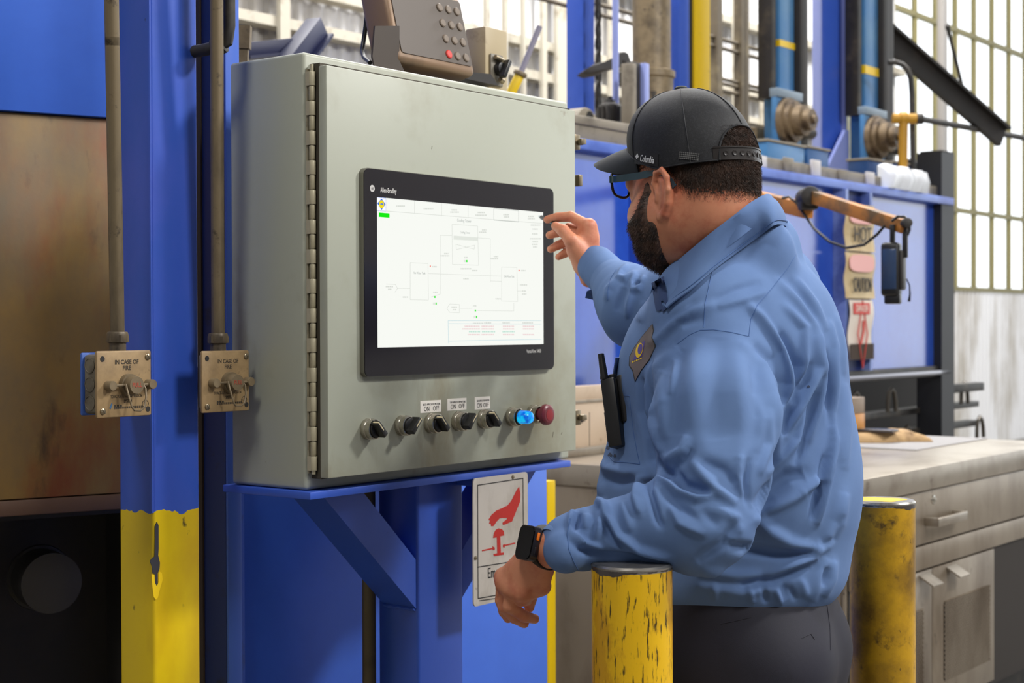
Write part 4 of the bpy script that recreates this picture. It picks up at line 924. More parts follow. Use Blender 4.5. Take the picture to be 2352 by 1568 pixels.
col_thing('blue_post', 'plain blue post beside a chain, above the right corner of the enclosure', 'post', 1340, 1366, 2.3, .1, m_blue)
col_thing('blue_post', 'blue post next to the yellow column behind the cap', 'post', 1560, 1584, 2.1, .1, m_blue)
e, h = col_thing('yellow_column', 'bright yellow column rising behind the top of the cap', 'column', 1596, 1632, 2.1, .1, m_yel)
b = MB(); b.box(-h-.045, -h-.005, .01, .08, 0, 3.6); b.build('gap_strip', m_black, e)  # black strip added where there is only a dark gap
# chain beside the blue post
x_, _ = on(FT, 1374, 200, 2.2); chn = thing('hanging_chain', 'dark drive chain hanging beside the plain blue post', 'chain', FT @ T3(x_, 2.2, zt0))
ln = None
for k in range(26):
    if ln is None:
        b = MB(); b.tube([(.014*math.cos(t), 0, .045*math.sin(t)) for t in np.linspace(0, 2*math.pi, 11)[:-1]], .009, 5, closed=True); ln = b.build('chain_link', m_black, chn); o = ln
    else: o = ln.copy(); COL.objects.link(o)
    o.location = (0, 0, .05+k*.072); o.rotation_euler = (0, 0, (k % 2)*1.2)
# dark channel post beside the grey slab
def chan(e, h, dy, H_):
    b = MB(); b.box(-h, h*.35, .02, dy, 0, H_, .004); b.build('dark_face', m_char, e)
    b = MB(); b.box(-h-.035, -h, -.01, dy, 0, H_-.015, .004); b.build('dusty_edge', m_ledge, e)
    b = MB(); b.box(h*.35, h, 0, dy, 0, H_, .003); b.build('pale_flange', m_lav, e, label='pale lavender flange')
ztc = on(FT, 1465, 140, 1.52)[1]
col_thing('channel_post', 'short dark channel post with pale edge at the end of the grey slab', 'post', 1458, 1492, 1.52, .045, m_char, ztop=ztc, build=chan)
# pillow block
x0, x1 = span(1322, 1375, 1.62, 290); z0 = zl1; z1 = on(FT, 1345, 246, 1.62)[1]; hb = z1-z0
e = thing('pillow_block', 'pale grey rounded bearing block on the grey slab beside the enclosure', 'bearing', FT @ T3((x0+x1)/2, 1.62, z0)); w2 = (x1-x0)/2
pl_ = [(-w2, 0), (w2, 0), (w2, hb*.35)]+[(w2*.72*math.cos(t), hb*.42+hb*.58*math.sin(t)) for t in np.linspace(.15, math.pi-.15, 12)]+[(-w2, hb*.35)]
b = MB(); b.prism(pl_, .08, T3(0, .08, 0) @ FRONT, bev=.006); b.build('housing', m_ledge, e)
b = MB(); b.cyl((w2*.2, -.004, hb*.5), (w2*.2, .02, hb*.5), .022, 16); b.build('bore', m_black, e)
# dark motor
z0 = zl1; q = P(1401, 255, 6.62); w2 = 30/F*6.62; hb = P(1401, 222, 6.62).z-z0
e = thing('drive_motor', 'dark upright motor standing between the bearing block and the channel post', 'motor', frame((q.x, q.y, z0)))
b = MB(); b.lathe([(w2*1.05, 0), (w2*1.05, .03), (w2*.9, .035), (w2*.9, hb*.72), (w2*.8, hb*.78), (w2*.45, hb*.82), (w2*.4, hb*.9), (w2*.2, hb*.92), (w2*.2, hb), (0, hb)], 24); b.build('motor_body', m_dark, e)
for k in range(12):
    a = k*math.pi/6; b = MB(); b.box(w2*.86, w2*.99, -.006, .006, .05, hb*.7, M=RZ(a)); b.build('cooling_fin', m_dark, e)
# hopper with black wing above
q = P(1497, 200, 7.5); w2 = 55/F*7.5; zh0 = q.z
e = thing('hopper', 'dusty tan cylindrical hopper above the cap brim', 'hopper', frame((q.x, q.y, zt0)))
hh = zh0-zt0
b = MB(); b.lathe([(w2*.3, 0), (w2*.3, hh*.72), (w2*1.06, hh*.78), (w2*1.06, hh*.86), (w2*.9, hh*.88), (w2*.9, hh*1.1), (w2*.98, hh*1.12), (w2*.98, hh*1.2), (w2*.8, hh*1.22), (w2*.8, hh*2.6), (0, hh*2.6)], 26); b.build('hopper_body', m_grime, e)
for k in range(10):
    a = k*math.pi/5; b = MB(); b.cyl((w2*.98*math.cos(a), w2*.98*math.sin(a), hh*.74), (w2*.98*math.cos(a), w2*.98*math.sin(a), hh*.9), .014, 8); b.build('bolt', m_dark, e)
wq = P(1400, 150, 6.9)
wing = [(1334, 166), (1348, 172), (1372, 168), (1396, 158), (1424, 150), (1450, 141), (1444, 122), (1436, 118), (1424, 119), (1414, 135), (1390, 141), (1366, 146), (1350, 156)]
FW_ = frame(wq, 0.15)
b = MB(); b.prism([on(FW_, px, py, 0) for px, py in wing], .10, T3(0, .1, 0) @ FRONT, bev=.008); o = b.build('scoop_plate', m_char, None); o.matrix_world = FW_; tag(o, 'black scoop shaped plate jutting left from the hopper', 'plate')
b = MB(); b.cyl(P(1438, 170, 6.9), P(1438, 195, 6.9), .05, 16); b.cyl(P(1436, 140, 6.92), P(1436, 175, 6.92), .02, 12); o = b.build('scoop_pivot', m_char, None); tag(o, 'black round pivot hanging under the scoop plate', 'pivot')
x_, _ = on(FT, 1423, 250, 1.68); o = MB().cyl((0, 0, 0), (0, 0, on(FT, 1423, 105, 1.68)[1]+.8-zl1), .014, 10).build('guide_rod', m_lav, None); o.matrix_world = FT @ T3(x_, 1.7, zl1); tag(o, 'thin lavender guide rod beside the dark motor', 'rod')
# two bearing posts in light blue enamel
def bearing_post(label, px0, px1, ppx0, ppx1, py_top, py_bot, cpx, cpy, yb_y, bandpy):
    y = 1.75
    x0, x1 = span(px0, px1, y, 200); cx = (x0+x1)/2; h = (x1-x0)/2
    e = thing('bearing_post', label, 'bearing post', FT @ T3(cx, y, zt0), 'light blue bearing posts above the tank')
    b = MB(); b.box(-h, h, .03, .12, 0, 3.6, .004); b.build('post_tube', m_teal, e)
    zb1 = on(FT, (px0+px1)/2, bandpy[0], y+.03)[1]-zt0; zb2 = on(FT, (px0+px1)/2, bandpy[1], y+.03)[1]-zt0
    b = MB(); b.box(-h-.003, h+.003, .027, .123, zb2, zb1); b.build('yellow_band', m_yel, e)
    a0, a1 = span(ppx0, ppx1, y, 280); zz1 = on(FT, (ppx0+ppx1)/2, py_top, y)[1]-zt0; zz0 = max(0.016, on(FT, (ppx0+ppx1)/2, py_bot, y)[1]-zt0)
    b = MB(); b.box(a0-cx, a1-cx, 0, .03, zz0, zz1, .004); b.build('bearing_plate', m_teal, e)
    b = MB(); b.box(a0-cx, a1-cx, -.012, .04, zz1, zz1+.045, .004); b.build('plate_cap', mat('cap_grey_blue', (120, 136, 150), .5), e)
    bx_, bz_ = on(FT, cpx, cpy, y); bx_ -= cx; bz_ -= zt0
    r_ = (a1-a0)*.40
    b = MB(); b.lathe([(r_*1.12, 0), (r_*1.12, .03), (r_*.95, .035), (r_*.95, .06), (r_*.72, .065), (r_*.72, .11), (r_*.5, .115), (r_*.5, .15), (r_*.2, .152), (r_*.2, .17), (0, .17)], 26, T3(bx_, 0, bz_) @ RX(math.pi/2)); b.build('bearing_cap', mat('rusty_bearing', (124, 106, 82), .5, .3, layers=[((70, 56, 44), 16, .45, .65)], bump=(30, .3, .004)), e)
    b = MB(); b.cyl((bx_+r_*.8, -.03, bz_-r_*.5), (bx_+r_*1.8, -.05, bz_-r_*.4), r_*.28, 12, bev=.004); b.build('shaft_stub', m_dark, e)
    b = MB(); b.box(h+.01, h+.10, .0, .14, 0, 3.6, .004); b.build('channel', m_char, e)
    b = MB(); b.box(-h-.07, -h-.02, .04, .12, zz1, 3.6, .004); b.build('thin_channel', m_dark, e)
    return e
bearing_post('light blue post with a rusty round bearing, just right of the cap', 1803, 1836, 1783, 1840, 228, 340, 1806, 280, 0, (99, 114))
bearing_post('light blue post with a rusty round bearing and yellow band, beyond the broad pillar', 1998, 2028, 1985, 2034, 268, 372, 2006, 318, 0, (157, 176))
for nm, lb, px0, px1, py0, py1, y, m_ in (
    ('plinth_box', 'teal painted box under the bearing post nearest the cap', 1762, 1848, 332, 366, 1.6, m_teal),
    ('plinth_box', 'dark teal box at the foot of the broad pillar', 1854, 1904, 344, 374, 1.6, mat('deep_teal', (36, 84, 140), .45)),
    ('plinth_box', 'dark blue box below the far bearing post', 1994, 2046, 372, 398, 1.6, mat('deep_blue_enamel', (28, 66, 120), .45)),
    ('plinth_box', 'dark blue box right of the black column foot', 2056, 2094, 378, 404, 1.6, mat('deep_blue_enamel', (28, 66, 120), .45)),
    ('control_box', 'matt black box at the right end of the tank top', 2162, 2188, 352, 436, 1.55, m_char)):
    x0, x1 = span(px0, px1, y, (py0+py1)/2); z1 = on(FT, (px0+px1)/2, py0, y)[1]; z0 = zt0
    e = thing(nm, lb, 'box', FT @ T3((x0+x1)/2, y, z0)); h = (x1-x0)/2
    b = MB(); b.box(-h, h, 0, .12, 0, max(.04, z1-z0), .006); b.build('box_body', m_, e)
    b = MB(); b.box(-h-.008, h+.008, -.008, .128, max(.04, z1-z0), max(.04, z1-z0)+.012, .003); b.build('lid', m_ledge if nm == 'plinth_box' else m_char, e)
col_thing('black_column', 'black column standing in front of the bright glazed wall', 'column', 2038, 2053, 1.8, .1, m_char)
col_thing('grey_post', 'pale grey green post right of the broad pillar', 'post', 1950, 1984, 2.6, .12, mat('pale_grey_green', (150, 154, 140), .5, layers=[((112, 104, 80), 4, .52, .7)]))
# arched conduit and yellow valve pipe
b = MB(); pts = [P(2098, 400, 8.6), P(2096, 300, 8.6), P(2095, 215, 8.6), P(2092, 180, 8.6), P(2084, 160, 8.6), P(2072, 148, 8.6), P(2056, 143, 8.6), P(2040, 143, 8.6)]
b.tube(pts, .016, 8); o = b.build('arched_pipe', m_dark, None, sm=60); tag(o, 'thin dark pipe arching over to the black column', 'pipe')
e = thing('yellow_pipe_tee', 'yellow gas pipe tee standing before the glazed wall', 'pipe', Matrix.Translation(P(2073, 400, 8.5)))
b = MB(); b.cyl(P(2073, 412, 8.5), P(2075, 274, 8.5), .026, 14); b.build('riser', mat('ochre_pipe', (170, 124, 14), .5), e, world=True)
b = MB(); b.cyl(P(2050, 272, 8.5), P(2106, 273, 8.5), .028, 14); b.cyl(P(2066, 272, 8.5), P(2084, 272, 8.5), .036, 14, bev=.004); b.build('cross_pipe', mat('ochre_pipe', (170, 124, 14), .5), e, world=True)
b = MB(); b.cyl(P(2104, 273, 8.5), P(2120, 273, 8.5), .03, 12, bev=.004); b.build('end_cap', m_char, e, world=True)
# diagonal black roof brace and thin rods
M_, L_ = bar(P(1960, 20, 9.4), P(2300, 315, 10.2), 0, 0); b = MB(); b.box(-.02, .02, 0, L_, -.068, .068, M=M_); b.box(-.06, .06, 0, L_, .05, .068, M=M_); o = b.build('diagonal_brace', m_char, None); tag(o, 'heavy black diagonal brace crossing the bright windows', 'brace')
for lb, p0, p1, r_ in (('thin rail sloping down in front of the glazed wall', P(2098, 270, 9.5), P(2360, 318, 10.6), .02), ('short dark rail left of the black box on the tank', P(2085, 380, 9), P(2168, 374, 9.2), .03), ('slim stay rod rising right of the diagonal brace', P(2176, 60, 10), P(2230, 280, 10.5), .012)):
    b = MB(); b.cyl(p0, p1, r_, 10); b.cyl(p0-(p1-p0).normalized()*.01, p0+(p1-p0).normalized()*.03, r_*1.3, 10); o = b.build('rail', m_dark, None); tag(o, lb, 'rail')
col_thing('window_stanchion', 'grey stanchion close in front of the glazed wall at the right', 'stanchion', 2166, 2177, 3.6, .06, mat('stanchion_grey', (120, 116, 112), .5), z0=0)
# pipe racks between the cap and the first bearing post
pr_ = thing('pipe_rack', 'brown guard rails standing behind the cap', 'rack', FT @ T3(0, 3.0, 0))
m_railb = mat('brown_rail', (76, 66, 50), .6, layers=[((110, 98, 74), 7, .5, .7)])
xa_, xb_ = span(1640, 1800, 3.0, 200)
for py in (108, 128, 196, 206, 222, 284, 292):
    z = on(FT, 1720, py, 3.0)[1]; b = MB(); b.cyl((xa_-3.2 if py < 140 else xa_, 0, z), (xb_+.3, 0, z), .013, 10); b.build('rail', m_railb, pr_)
for px in (1645, 1700, 1706, 1768, 1780):
    x = on(FT, px, 200, 3.0)[0]; b = MB(); b.box(x-.03, x+.03, -.03, .03, 0, 4.6); b.build('upright', m_railb, pr_)
x = on(FT, 1752, 360, 1.9)[0]; b = MB(); b.box(-.06, .06, 0, .1, 0, .24, .005); b.box(-.13, .10, .02, .06, .13, .19, .005); o = b.build('valve_body', m_grime, None); o.matrix_world = FT @ T3(x, 1.9, zt0); tag(o, 'pale dusty valve casting on the tank top right beside the cap', 'valve')
# wrinkled white wrap and rag on the ledge
x0, x1 = span(2036, 2126, TY-.05, 420)
bm = bmesh.new(); n = 26; g = []
for i in range(n+1):
    g.append([bm.verts.new((x0+(x1-x0)*i/n, TY-.05-.02*abs(math.sin(i*1.9))-.012*math.sin(i*.7)+yy_, zr1+.01+zz_+.012*math.sin(i*1.3)*(zz_ > .05))) for yy_, zz_ in ((0, -.01), (-.02, .05), (0, .10), (.05, .11), (.05, -.01))])
for i in range(n):
    for k in range(5): bm.faces.new((g[i][k], g[i+1][k], g[i+1][(k+1) % 5], g[i][(k+1) % 5]))
bm.faces.new(g[0]); bm.faces.new(g[-1][::-1]); bmesh.ops.recalc_face_normals(bm, faces=bm.faces)
me = bpy.data.meshes.new('wrap'); bm.to_mesh(me); bm.free(); smooth(me, 50)
o = link('plastic_wrap', me, mat('white_plastic', (226, 230, 236), .35)); o.matrix_world = FT; tag(o, 'crumpled white plastic wrap on the front of the tank ledge', 'wrap')
# hydraulic rod above the enclosure
e = thing('gas_strut', 'slanting rod, grey above and yellow below, rising behind the enclosure top', 'rod', Matrix.Translation(P(1172, 214, 5.2)))
b = MB(); b.cyl(P(1150, 262, 5.2), P(1196, 168, 5.2), .017, 16, bev=.002); b.build('yellow_sleeve', m_yel, e, world=True)
b = MB(); b.cyl(P(1195, 170, 5.2), P(1240, 60, 5.2), .010, 12); b.build('grey_rod', mat('rod_grey', (140, 136, 150), .4), e, world=True)
b = MB(); b.cyl(P(1193, 174, 5.2), P(1197, 165, 5.2), .024, 16, bev=.003); b.build('collar', m_grime, e, world=True)
# crossing dark blue beams above the enclosure
for lb, p0, p1, w_ in (('dark navy beam sloping above the left end of the enclosure', (552, 116), (720, 100), .022), ('navy diagonal beam dipping behind the enclosure top', (640, 175), (728, 60), .032)):
    M_, L_ = bar(P(*p0, 5.0), P(*p1, 5.2), 0, 0); b = MB(); b.box(-.03, .03, 0, L_, -w_, w_, .003, M=M_); b.box(-.05, .05, 0, L_, -w_-.01, -w_, M=M_); o = b.build('roof_beam', mat('deep_navy', (18, 26, 66), .5), None); tag(o, lb, 'beam')
b = MB(); M_, L_ = bar(P(556, 170, 3.4), P(560, 60, 3.4), 0, 0); b.box(-.009, .009, 0, L_, -.012, .012, M=M_); b.box(-.012, .012, L_-.05, L_, -.016, .016, M=M_); o = b.build('tan_bracket', m_grime, None); tag(o, 'tan steel strip between the channel beam and the enclosure top', 'strip')
# ================================================================== BOLLARDS
m_bol1 = mat('bollard_yellow', (230, 182, 10), .42, layers=[((204, 152, 8), 14, .47, .53, (1, 1, .6)), ((60, 46, 14), 210, .57, .62, (1, 1, .12)), ((60, 46, 14), 70, .66, .70, (1, 1, .3))], bump=(40, .35, .002, (1, 1, .5)))
m_bol2 = mat('bollard_grubby_yellow', (186, 142, 10), .45, layers=[((120, 88, 12), 9, .42, .62), ((62, 44, 16), 26, .58, .72), ((40, 32, 14), 60, .66, .74)], bump=(40, .35, .002))
m_bare = mat('bare_steel_rim', (168, 164, 158), .3, .85, layers=[((90, 86, 80), 20, .5, .7)])
def bollard(label, cpx, d, ztop, r, m_, patch):
    q = P(cpx, 1300, d); e = thing('bollard', label, 'bollard', Matrix.Translation((q.x, q.y, 0)), 'yellow pipe bollards')
    b = MB(); b.lathe([(r, 0), (r, ztop-.005)], 64); b.build('pipe', m_, e)
    b = MB(); b.lathe([(r-.0003, ztop-.012), (r+.0002, ztop-.006), (r+.0008, ztop-.003), (r-.002, ztop), (r-.006, ztop+.0002), (0, ztop+.0002)], 64); b.build('steel_rim', m_bare, e)
    # bare metal bites below the rim
    b = MB(); n = 40
    wv = lambda t: .0015+.0060*max(0, math.sin(t*2.3+patch*2))+.0018*math.sin(t*7+patch)**2+.0010*math.sin(t*17)**2
    for k in range(n*2):
        a = -math.pi/2 - 1.5 + 3.0*k/n/2; a2 = -math.pi/2 - 1.5 + 3.0*(k+1)/n/2
        dd, d2 = wv(a), wv(a2)
        R_ = r+.0003
        b.quad([(R_*math.cos(a), R_*math.sin(a), ztop-.004), (R_*math.cos(a), R_*math.sin(a), ztop-.004-dd), (R_*math.cos(a2), R_*math.sin(a2), ztop-.004-d2), (R_*math.cos(a2), R_*math.sin(a2), ztop-.004)])
    b.build('bare_edge', mat('bare_edge_steel', (96, 90, 88), .35, .7), e)
    b = MB()
    if patch > 1: pl_ = [(r*.75*(1+.18*math.sin(t*3+patch))*math.cos(t)-.006, r*.62*(1+.2*math.sin(t*4))*math.sin(t)) for t in np.linspace(0, 2*math.pi, 29)[:-1]]
    if patch > 1: b.prism(pl_, .0006, T3(0, 0, ztop)); b.build('paint_remnant', m_yel, e)
    b = MB(); b.lathe([(r+.05, 0), (r+.05, .012), (r, .012)], 40); b.build('base_flange', m_, e)
    return e
zb1 = P(1451, 1291, 2.2).z
bollard('nearer yellow bollard with worn black streaks, under the man\'s forearm', 1451, 2.2, zb1, 93/F*2.2, m_bol1, 0.3)
zb2 = P(2027, 1147, 2.77).z
bollard('farther grubby yellow bollard in front of the steel drawers', 2027, 2.77, zb2, 73.5/F*2.77, m_bol2, 1.7)
# ================================================================== THE MAN
import openvdb
class Sdf:
    def __init__(s): s.p = []
    def cone(s, a, b, ra, rb, k=.02):
        a, b = np.array(a, float), np.array(b, float); r = max(ra, rb)
        s.p.append(('c', a, b, ra, rb, k, np.minimum(a, b)-r, np.maximum(a, b)+r)); return s
    def chain(s, pts, rs, k=.01):
        for i in range(len(pts)-1): s.cone(pts[i], pts[i+1], rs[i], rs[i+1], k)
        return s
    def ell(s, c, r, R=None, k=.03):
        c = np.array(c, float); r = np.array(r, float); R = np.eye(3) if R is None else np.array(R, float)
        e = np.sqrt(((R*r)**2).sum(1)); s.p.append(('e', c, r, R, 0, k, c-e, c+e)); return s
    def ev(s, pr, X):
        if pr[0] == 'c':
            _, a, b, ra, rb = pr[:5]; ba = b-a; l2 = ba@ba+1e-12; pa = X-a
            t = np.clip((pa@ba)/l2, 0, 1); d = np.linalg.norm(pa-t[..., None]*ba, axis=-1)
            return d-(ra+(rb-ra)*t)
        _, c, r, R, _ = pr[:5]; q = (X-c)@R
        k0 = np.linalg.norm(q/r, axis=-1); k1 = np.linalg.norm(q/(r*r), axis=-1)+1e-9
        return k0*(k0-1)/k1
    def mesh(s, name, vox):
        lo = np.min([p[6]-p[5] for p in s.p], 0)-4*vox; hi = np.max([p[7]+p[5] for p in s.p], 0)+4*vox
        i0 = np.floor(lo/vox).astype(int); i1 = np.ceil(hi/vox).astype(int); B = 32; bgv = 3*vox
        g = openvdb.FloatGrid(bgv); g.transform = openvdb.createLinearTransform(vox)
        for bx in range(i0[0], i1[0], B):
            for by in range(i0[1], i1[1], B):
                for bz in range(i0[2], i1[2], B):
                    l = np.array([bx, by, bz])*vox; h = l+B*vox
                    ps = [p for p in s.p if np.all(p[6]-p[5]-bgv < h) and np.all(p[7]+p[5]+bgv > l)]
                    if not ps: continue
                    ax = [(np.arange(B)+o)*vox for o in (bx, by, bz)]
                    X = np.stack(np.meshgrid(*ax, indexing='ij'), -1); D = None
                    for p in ps:
                        d = s.ev(p, X)
                        if D is None: D = d
                        else:
                            k = p[5]; hh = np.maximum(k-np.abs(D-d), 0)/k; D = np.minimum(D, d)-hh*hh*k*.25
                    if D.min() > bgv: continue
                    g.copyFromArray(np.clip(D, -bgv, bgv).astype(np.float32), ijk=(bx, by, bz))
        pts, quads = g.convertToQuads(isovalue=0)
        pts = np.array(pts, dtype=np.float64); quads = np.array(quads)
        c = pts.mean(0); fn = np.cross(pts[quads[:, 2]]-pts[quads[:, 0]], pts[quads[:, 3]]-pts[quads[:, 1]])
        if (fn*(pts[quads[:, 0]]-c)).sum() < 0: quads = quads[:, ::-1]
        return pts, quads
def np_mesh(name, pts, quads):
    me = bpy.data.meshes.new(name); n = len(quads); m = quads.shape[1]
    me.vertices.add(len(pts)); me.vertices.foreach_set('co', np.asarray(pts, np.float32).ravel())
    me.loops.add(n*m); me.loops.foreach_set('vertex_index', np.asarray(quads, np.int32).ravel())
    me.polygons.add(n); me.polygons.foreach_set('loop_start', np.arange(0, n*m, m, dtype=np.int32)); me.polygons.foreach_set('use_smooth', np.ones(n, bool))
    me.update(); me.validate(); return me
def vnormals(pts, quads):
    a, b, c = pts[quads[:, 0]], pts[quads[:, 1]], pts[quads[:, 2]]
    fn = np.cross(b-a, c-a)
    if quads.shape[1] == 4: fn = np.cross(pts[quads[:, 2]]-pts[quads[:, 0]], pts[quads[:, 3]]-pts[quads[:, 1]])
    N_ = np.zeros_like(pts)
    for k in range(quads.shape[1]): np.add.at(N_, quads[:, k], fn)
    return N_/(np.linalg.norm(N_, axis=1, keepdims=True)+1e-12)
def bvh_of(pts, quads): return BVHTree.FromPolygons([tuple(p) for p in pts], [tuple(int(i) for i in q) for q in quads])
def hit(bvh, px, py):
    r = ray(px, py).normalized(); h = bvh.ray_cast(EYE, r)
    return h[0], h[1]
def proj_np(X):
    q = X-np.array([0, 0, CAMH]); c, s = math.cos(PITCH), math.sin(PITCH)
    y2 = c*q[:, 1]+s*q[:, 2]; z2 = -s*q[:, 1]+c*q[:, 2]
    a, b = q[:, 0]/y2*F, -z2/y2*F; c, s = math.cos(ROLL), math.sin(ROLL)
    return np.stack([CXP+c*a-s*b, CYP+s*a+c*b], 1)
def A3(v): return np.array(tuple(v))
# body frames ------------------------------------------------------
AH = math.radians(45); HC = np.array([.287, 2.45, 1.60])
HF = np.array([-math.cos(AH), math.sin(AH), 0]); HL = np.array([-math.sin(AH), -math.cos(AH), 0]); HU = np.array([0, 0, 1.])
tl_ = math.radians(4); HF, HU = HF*math.cos(tl_)-HU*math.sin(tl_), HU*math.cos(tl_)+HF*math.sin(tl_)
HR = np.stack([HF, HL, HU], 1)
def H(f, l, u): return HC+HF*f+HL*l+HU*u
AT = math.radians(25); TF = np.array([-math.cos(AT), math.sin(AT), 0]); TLv = np.array([-math.sin(AT), -math.cos(AT), 0]); TU = np.array([0, 0, 1.])
TR = np.stack([TF, TLv, TU], 1); TO = np.array([.355, 2.56, 0])
def TT(f, l, u): return TO+TF*f+TLv*l+TU*u
WN = Vector((-.78, -.56, .26)).normalized(); WX = Vector((.60, -.76, .0)); WX = (WX-WN*WX.dot(WN)).normalized()
WCASE = P(1214, 1247, 2.225); WCEN = WCASE - WN*.034
LS = A3(P(1640, 790, 2.37)); LE = A3(P(1622, 1205, 2.22)); LW = A3(WCEN + WX*.018)
RS = TT(0, -.205, 1.44); RE = A3(P(1468, 712, 2.90)); RW = A3(P(1356, 606, 3.06))
# skin -------------------------------------------------------------
S_ = Sdf()
S_.ell(H(-.006, 0, .050), (.103, .081, .106), HR, .02)
S_.ell(H(-.046, 0, .004), (.052, .064, .058), HR, .035)
S_.ell(H(.038, 0, -.012), (.056, .068, .076), HR, .03)
for s in (1, -1):
    S_.cone(H(.0, s*.056, -.038), H(.070, s*.014, -.070), .026, .024, .03)
    S_.cone(H(.04, s*.05, -.03), H(.075, s*.032, -.025), .032, .028, .02)
    S_.cone(H(.088, s*.042, .03), H(.098, s*.006, .03), .012, .012, .015)
    S_.ell(H(.088, s*.032, .010), (.011, .014, .010), HR, .006)
    S_.cone(H(.102, s*.020, -.052), H(.112, 0, -.053), .006, .009, .008)
    S_.ell(H(.106, s*.013, -.024), (.011, .007, .008), HR, .008)
S_.ell(H(.076, 0, -.070), (.025, .03, .022), HR, .02)
S_.ell(H(.018, 0, -.072), (.058, .058, .034), HR, .03)
S_.cone(H(.100, 0, .022), H(.122, 0, -.018), .008, .012, .012)
def ear(s):
    def E_(a, b_, o): return H(-.006+a*.96, s*(.074+o), -.002+b_*.96)
    hx_ = [(.013, .002, .006), (.018, .020, .008), (.009, .036, .012), (-.008, .038, .017), (-.020, .024, .021), (-.021, .004, .021), (-.014, -.016, .017), (-.003, -.032, .012), (.007, -.036, .008), (.011, -.026, .004)]
    S_.chain([E_(*p) for p in hx_], [.0035, .0042, .0045, .0045, .0045, .0045, .0045, .006, .0062, .004], .003)
    S_.chain([E_(.004, .024, .009), E_(-.008, .018, .013), E_(-.011, .002, .014), E_(-.005, -.014, .011), E_(.004, -.020, .008)], [.003, .004, .0042, .004, .003], .004)
    S_.ell(E_(-.004, .003, .007), (.017, .0085, .031), np.stack([HF*.93+HL*s*-.36, HL*s*.93+HF*.36, HU], 1), .006)
    S_.cone(E_(.013, -.006, .006), E_(.011, .002, .008), .005, .004, .005)
ear(1); ear(-1)
NB = A3(P(1648, 612, 2.53))
S_.cone(H(-.026, 0, -.035), NB, .060, .074, .04)
S_.ell(H(-.048, 0, -.036), (.038, .050, .046), HR, .04)
S_.cone(NB-np.array([0, 0, .05]), TT(0, .13, 1.39), .06, .05, .05); S_.cone(NB-np.array([0, 0, .05]), TT(0, -.14, 1.40), .06, .05, .05)
# trunk, thighs and legs under the clothes
S_.ell(TT(0, 0, 1.30), (.12, .16, .17), TR, .05); S_.ell(TT(.03, 0, 1.10), (.15, .15, .16), TR, .05); S_.ell(TT(0, 0, .93), (.12, .15, .11), TR, .05)
for s in (1, -1): S_.chain([TT(0, s*.085, .88), TT(.02, s*.1, .48), TT(-.01, s*.11, .10), TT(.12, s*.12, .055)], [.085, .052, .036, .03], .03)
S_.chain([TT(-.02, .15, 1.38), LS+(LE-LS)*.35, LE, A3(P(1300, 1248, 2.232)), LW], [.05, .042, .026, .019, .026], .02)
S_.chain([RS, RS+(RE-RS)*.5, RE, RW], [.055, .05, .042, .028], .02)
def PA(*q): return A3(P(*q))
def hand(W, K, meta_r, fingers, thumb, extra=()):
    for k_ in K: S_.cone(W, k_, .021, meta_r, .016)
    for a_, b_ in zip(K, K[1:]): S_.cone(a_, b_, meta_r*.98, meta_r*.98, .010)
    for fg, rs in fingers: S_.chain(fg, rs, .0022)
    S_.chain(thumb[0], thumb[1], .006)
    for e_ in extra: S_.cone(*e_)
# left hand hanging from the wrist over the bollard
W_ = A3(WCEN - WX*.012 + Vector((0, 0, -.006)))
K5, K4, K3, K2 = PA(1196, 1358, 2.268), PA(1178, 1350, 2.285), PA(1164, 1340, 2.303), PA(1158, 1326, 2.322)
hand(W_, [K2, K3, K4, K5], .0135, [
    ([K2, PA(1152, 1378, 2.335), PA(1158, 1404, 2.345), PA(1167, 1420, 2.352)], [.0115, .0098, .0085, .0070]),
    ([K3, PA(1158, 1392, 2.315), PA(1182, 1418, 2.335), PA(1204, 1431, 2.352)], [.0118, .0102, .0090, .0076]),
    ([K4, PA(1170, 1392, 2.292), PA(1204, 1415, 2.310), PA(1228, 1421, 2.328)], [.0115, .0100, .0088, .0074]),
    ([K5, PA(1196, 1378, 2.274), PA(1210, 1378, 2.292), PA(1216, 1370, 2.308)], [.0105, .0092, .0080, .0068])],
    ([PA(1238, 1300, 2.30), PA(1222, 1345, 2.335), PA(1216, 1375, 2.352), PA(1216, 1394, 2.360)], [.016, .0125, .010, .008]),
    [(PA(1244, 1315, 2.26), PA(1243, 1348, 2.268), .017, .0125, .012), (PA(1246, 1345, 2.28), PA(1206, 1366, 2.275), .013, .011, .010), (A3(WCEN-WX*.014), LW, .026, .026, .01)])
# right hand at the screen
K2r, K3r, K4r, K5r = PA(1352, 520, 3.055), PA(1344, 536, 3.07), PA(1336, 555, 3.085), PA(1328, 575, 3.095)
Wr = PA(1352, 603, 3.06)
hand(Wr, [K2r, K3r, K4r, K5r], .0145, [
    ([K2r, PA(1312, 497, 3.075), PA(1281, 499, 3.09), PA(1257, 504, 3.10)], [.0125, .0105, .0095, .0078]),
    ([K3r, PA(1306, 524, 3.10), PA(1280, 534, 3.105), PA(1262, 540, 3.105)], [.0125, .0105, .0092, .0078]),
    ([K4r, PA(1306, 553, 3.115), PA(1282, 563, 3.12), PA(1265, 572, 3.12)], [.0122, .0102, .0090, .0076]),
    ([K5r, PA(1312, 574, 3.115), PA(1297, 582, 3.12), PA(1283, 590, 3.12)], [.0112, .0094, .0084, .0070])],
    ([PA(1338, 588, 3.045), PA(1312, 552, 3.035), PA(1294, 530, 3.045), PA(1276, 519, 3.06)], [.020, .0135, .0115, .0088]),
    [(PA(1352, 545, 3.06), PA(1325, 570, 3.05), .018, .016, .015), (PA(1338, 605, 3.05), PA(1322, 575, 3.045), .018, .015, .012), (PA(1352, 640, 3.07), RW, .017, .022, .012)])
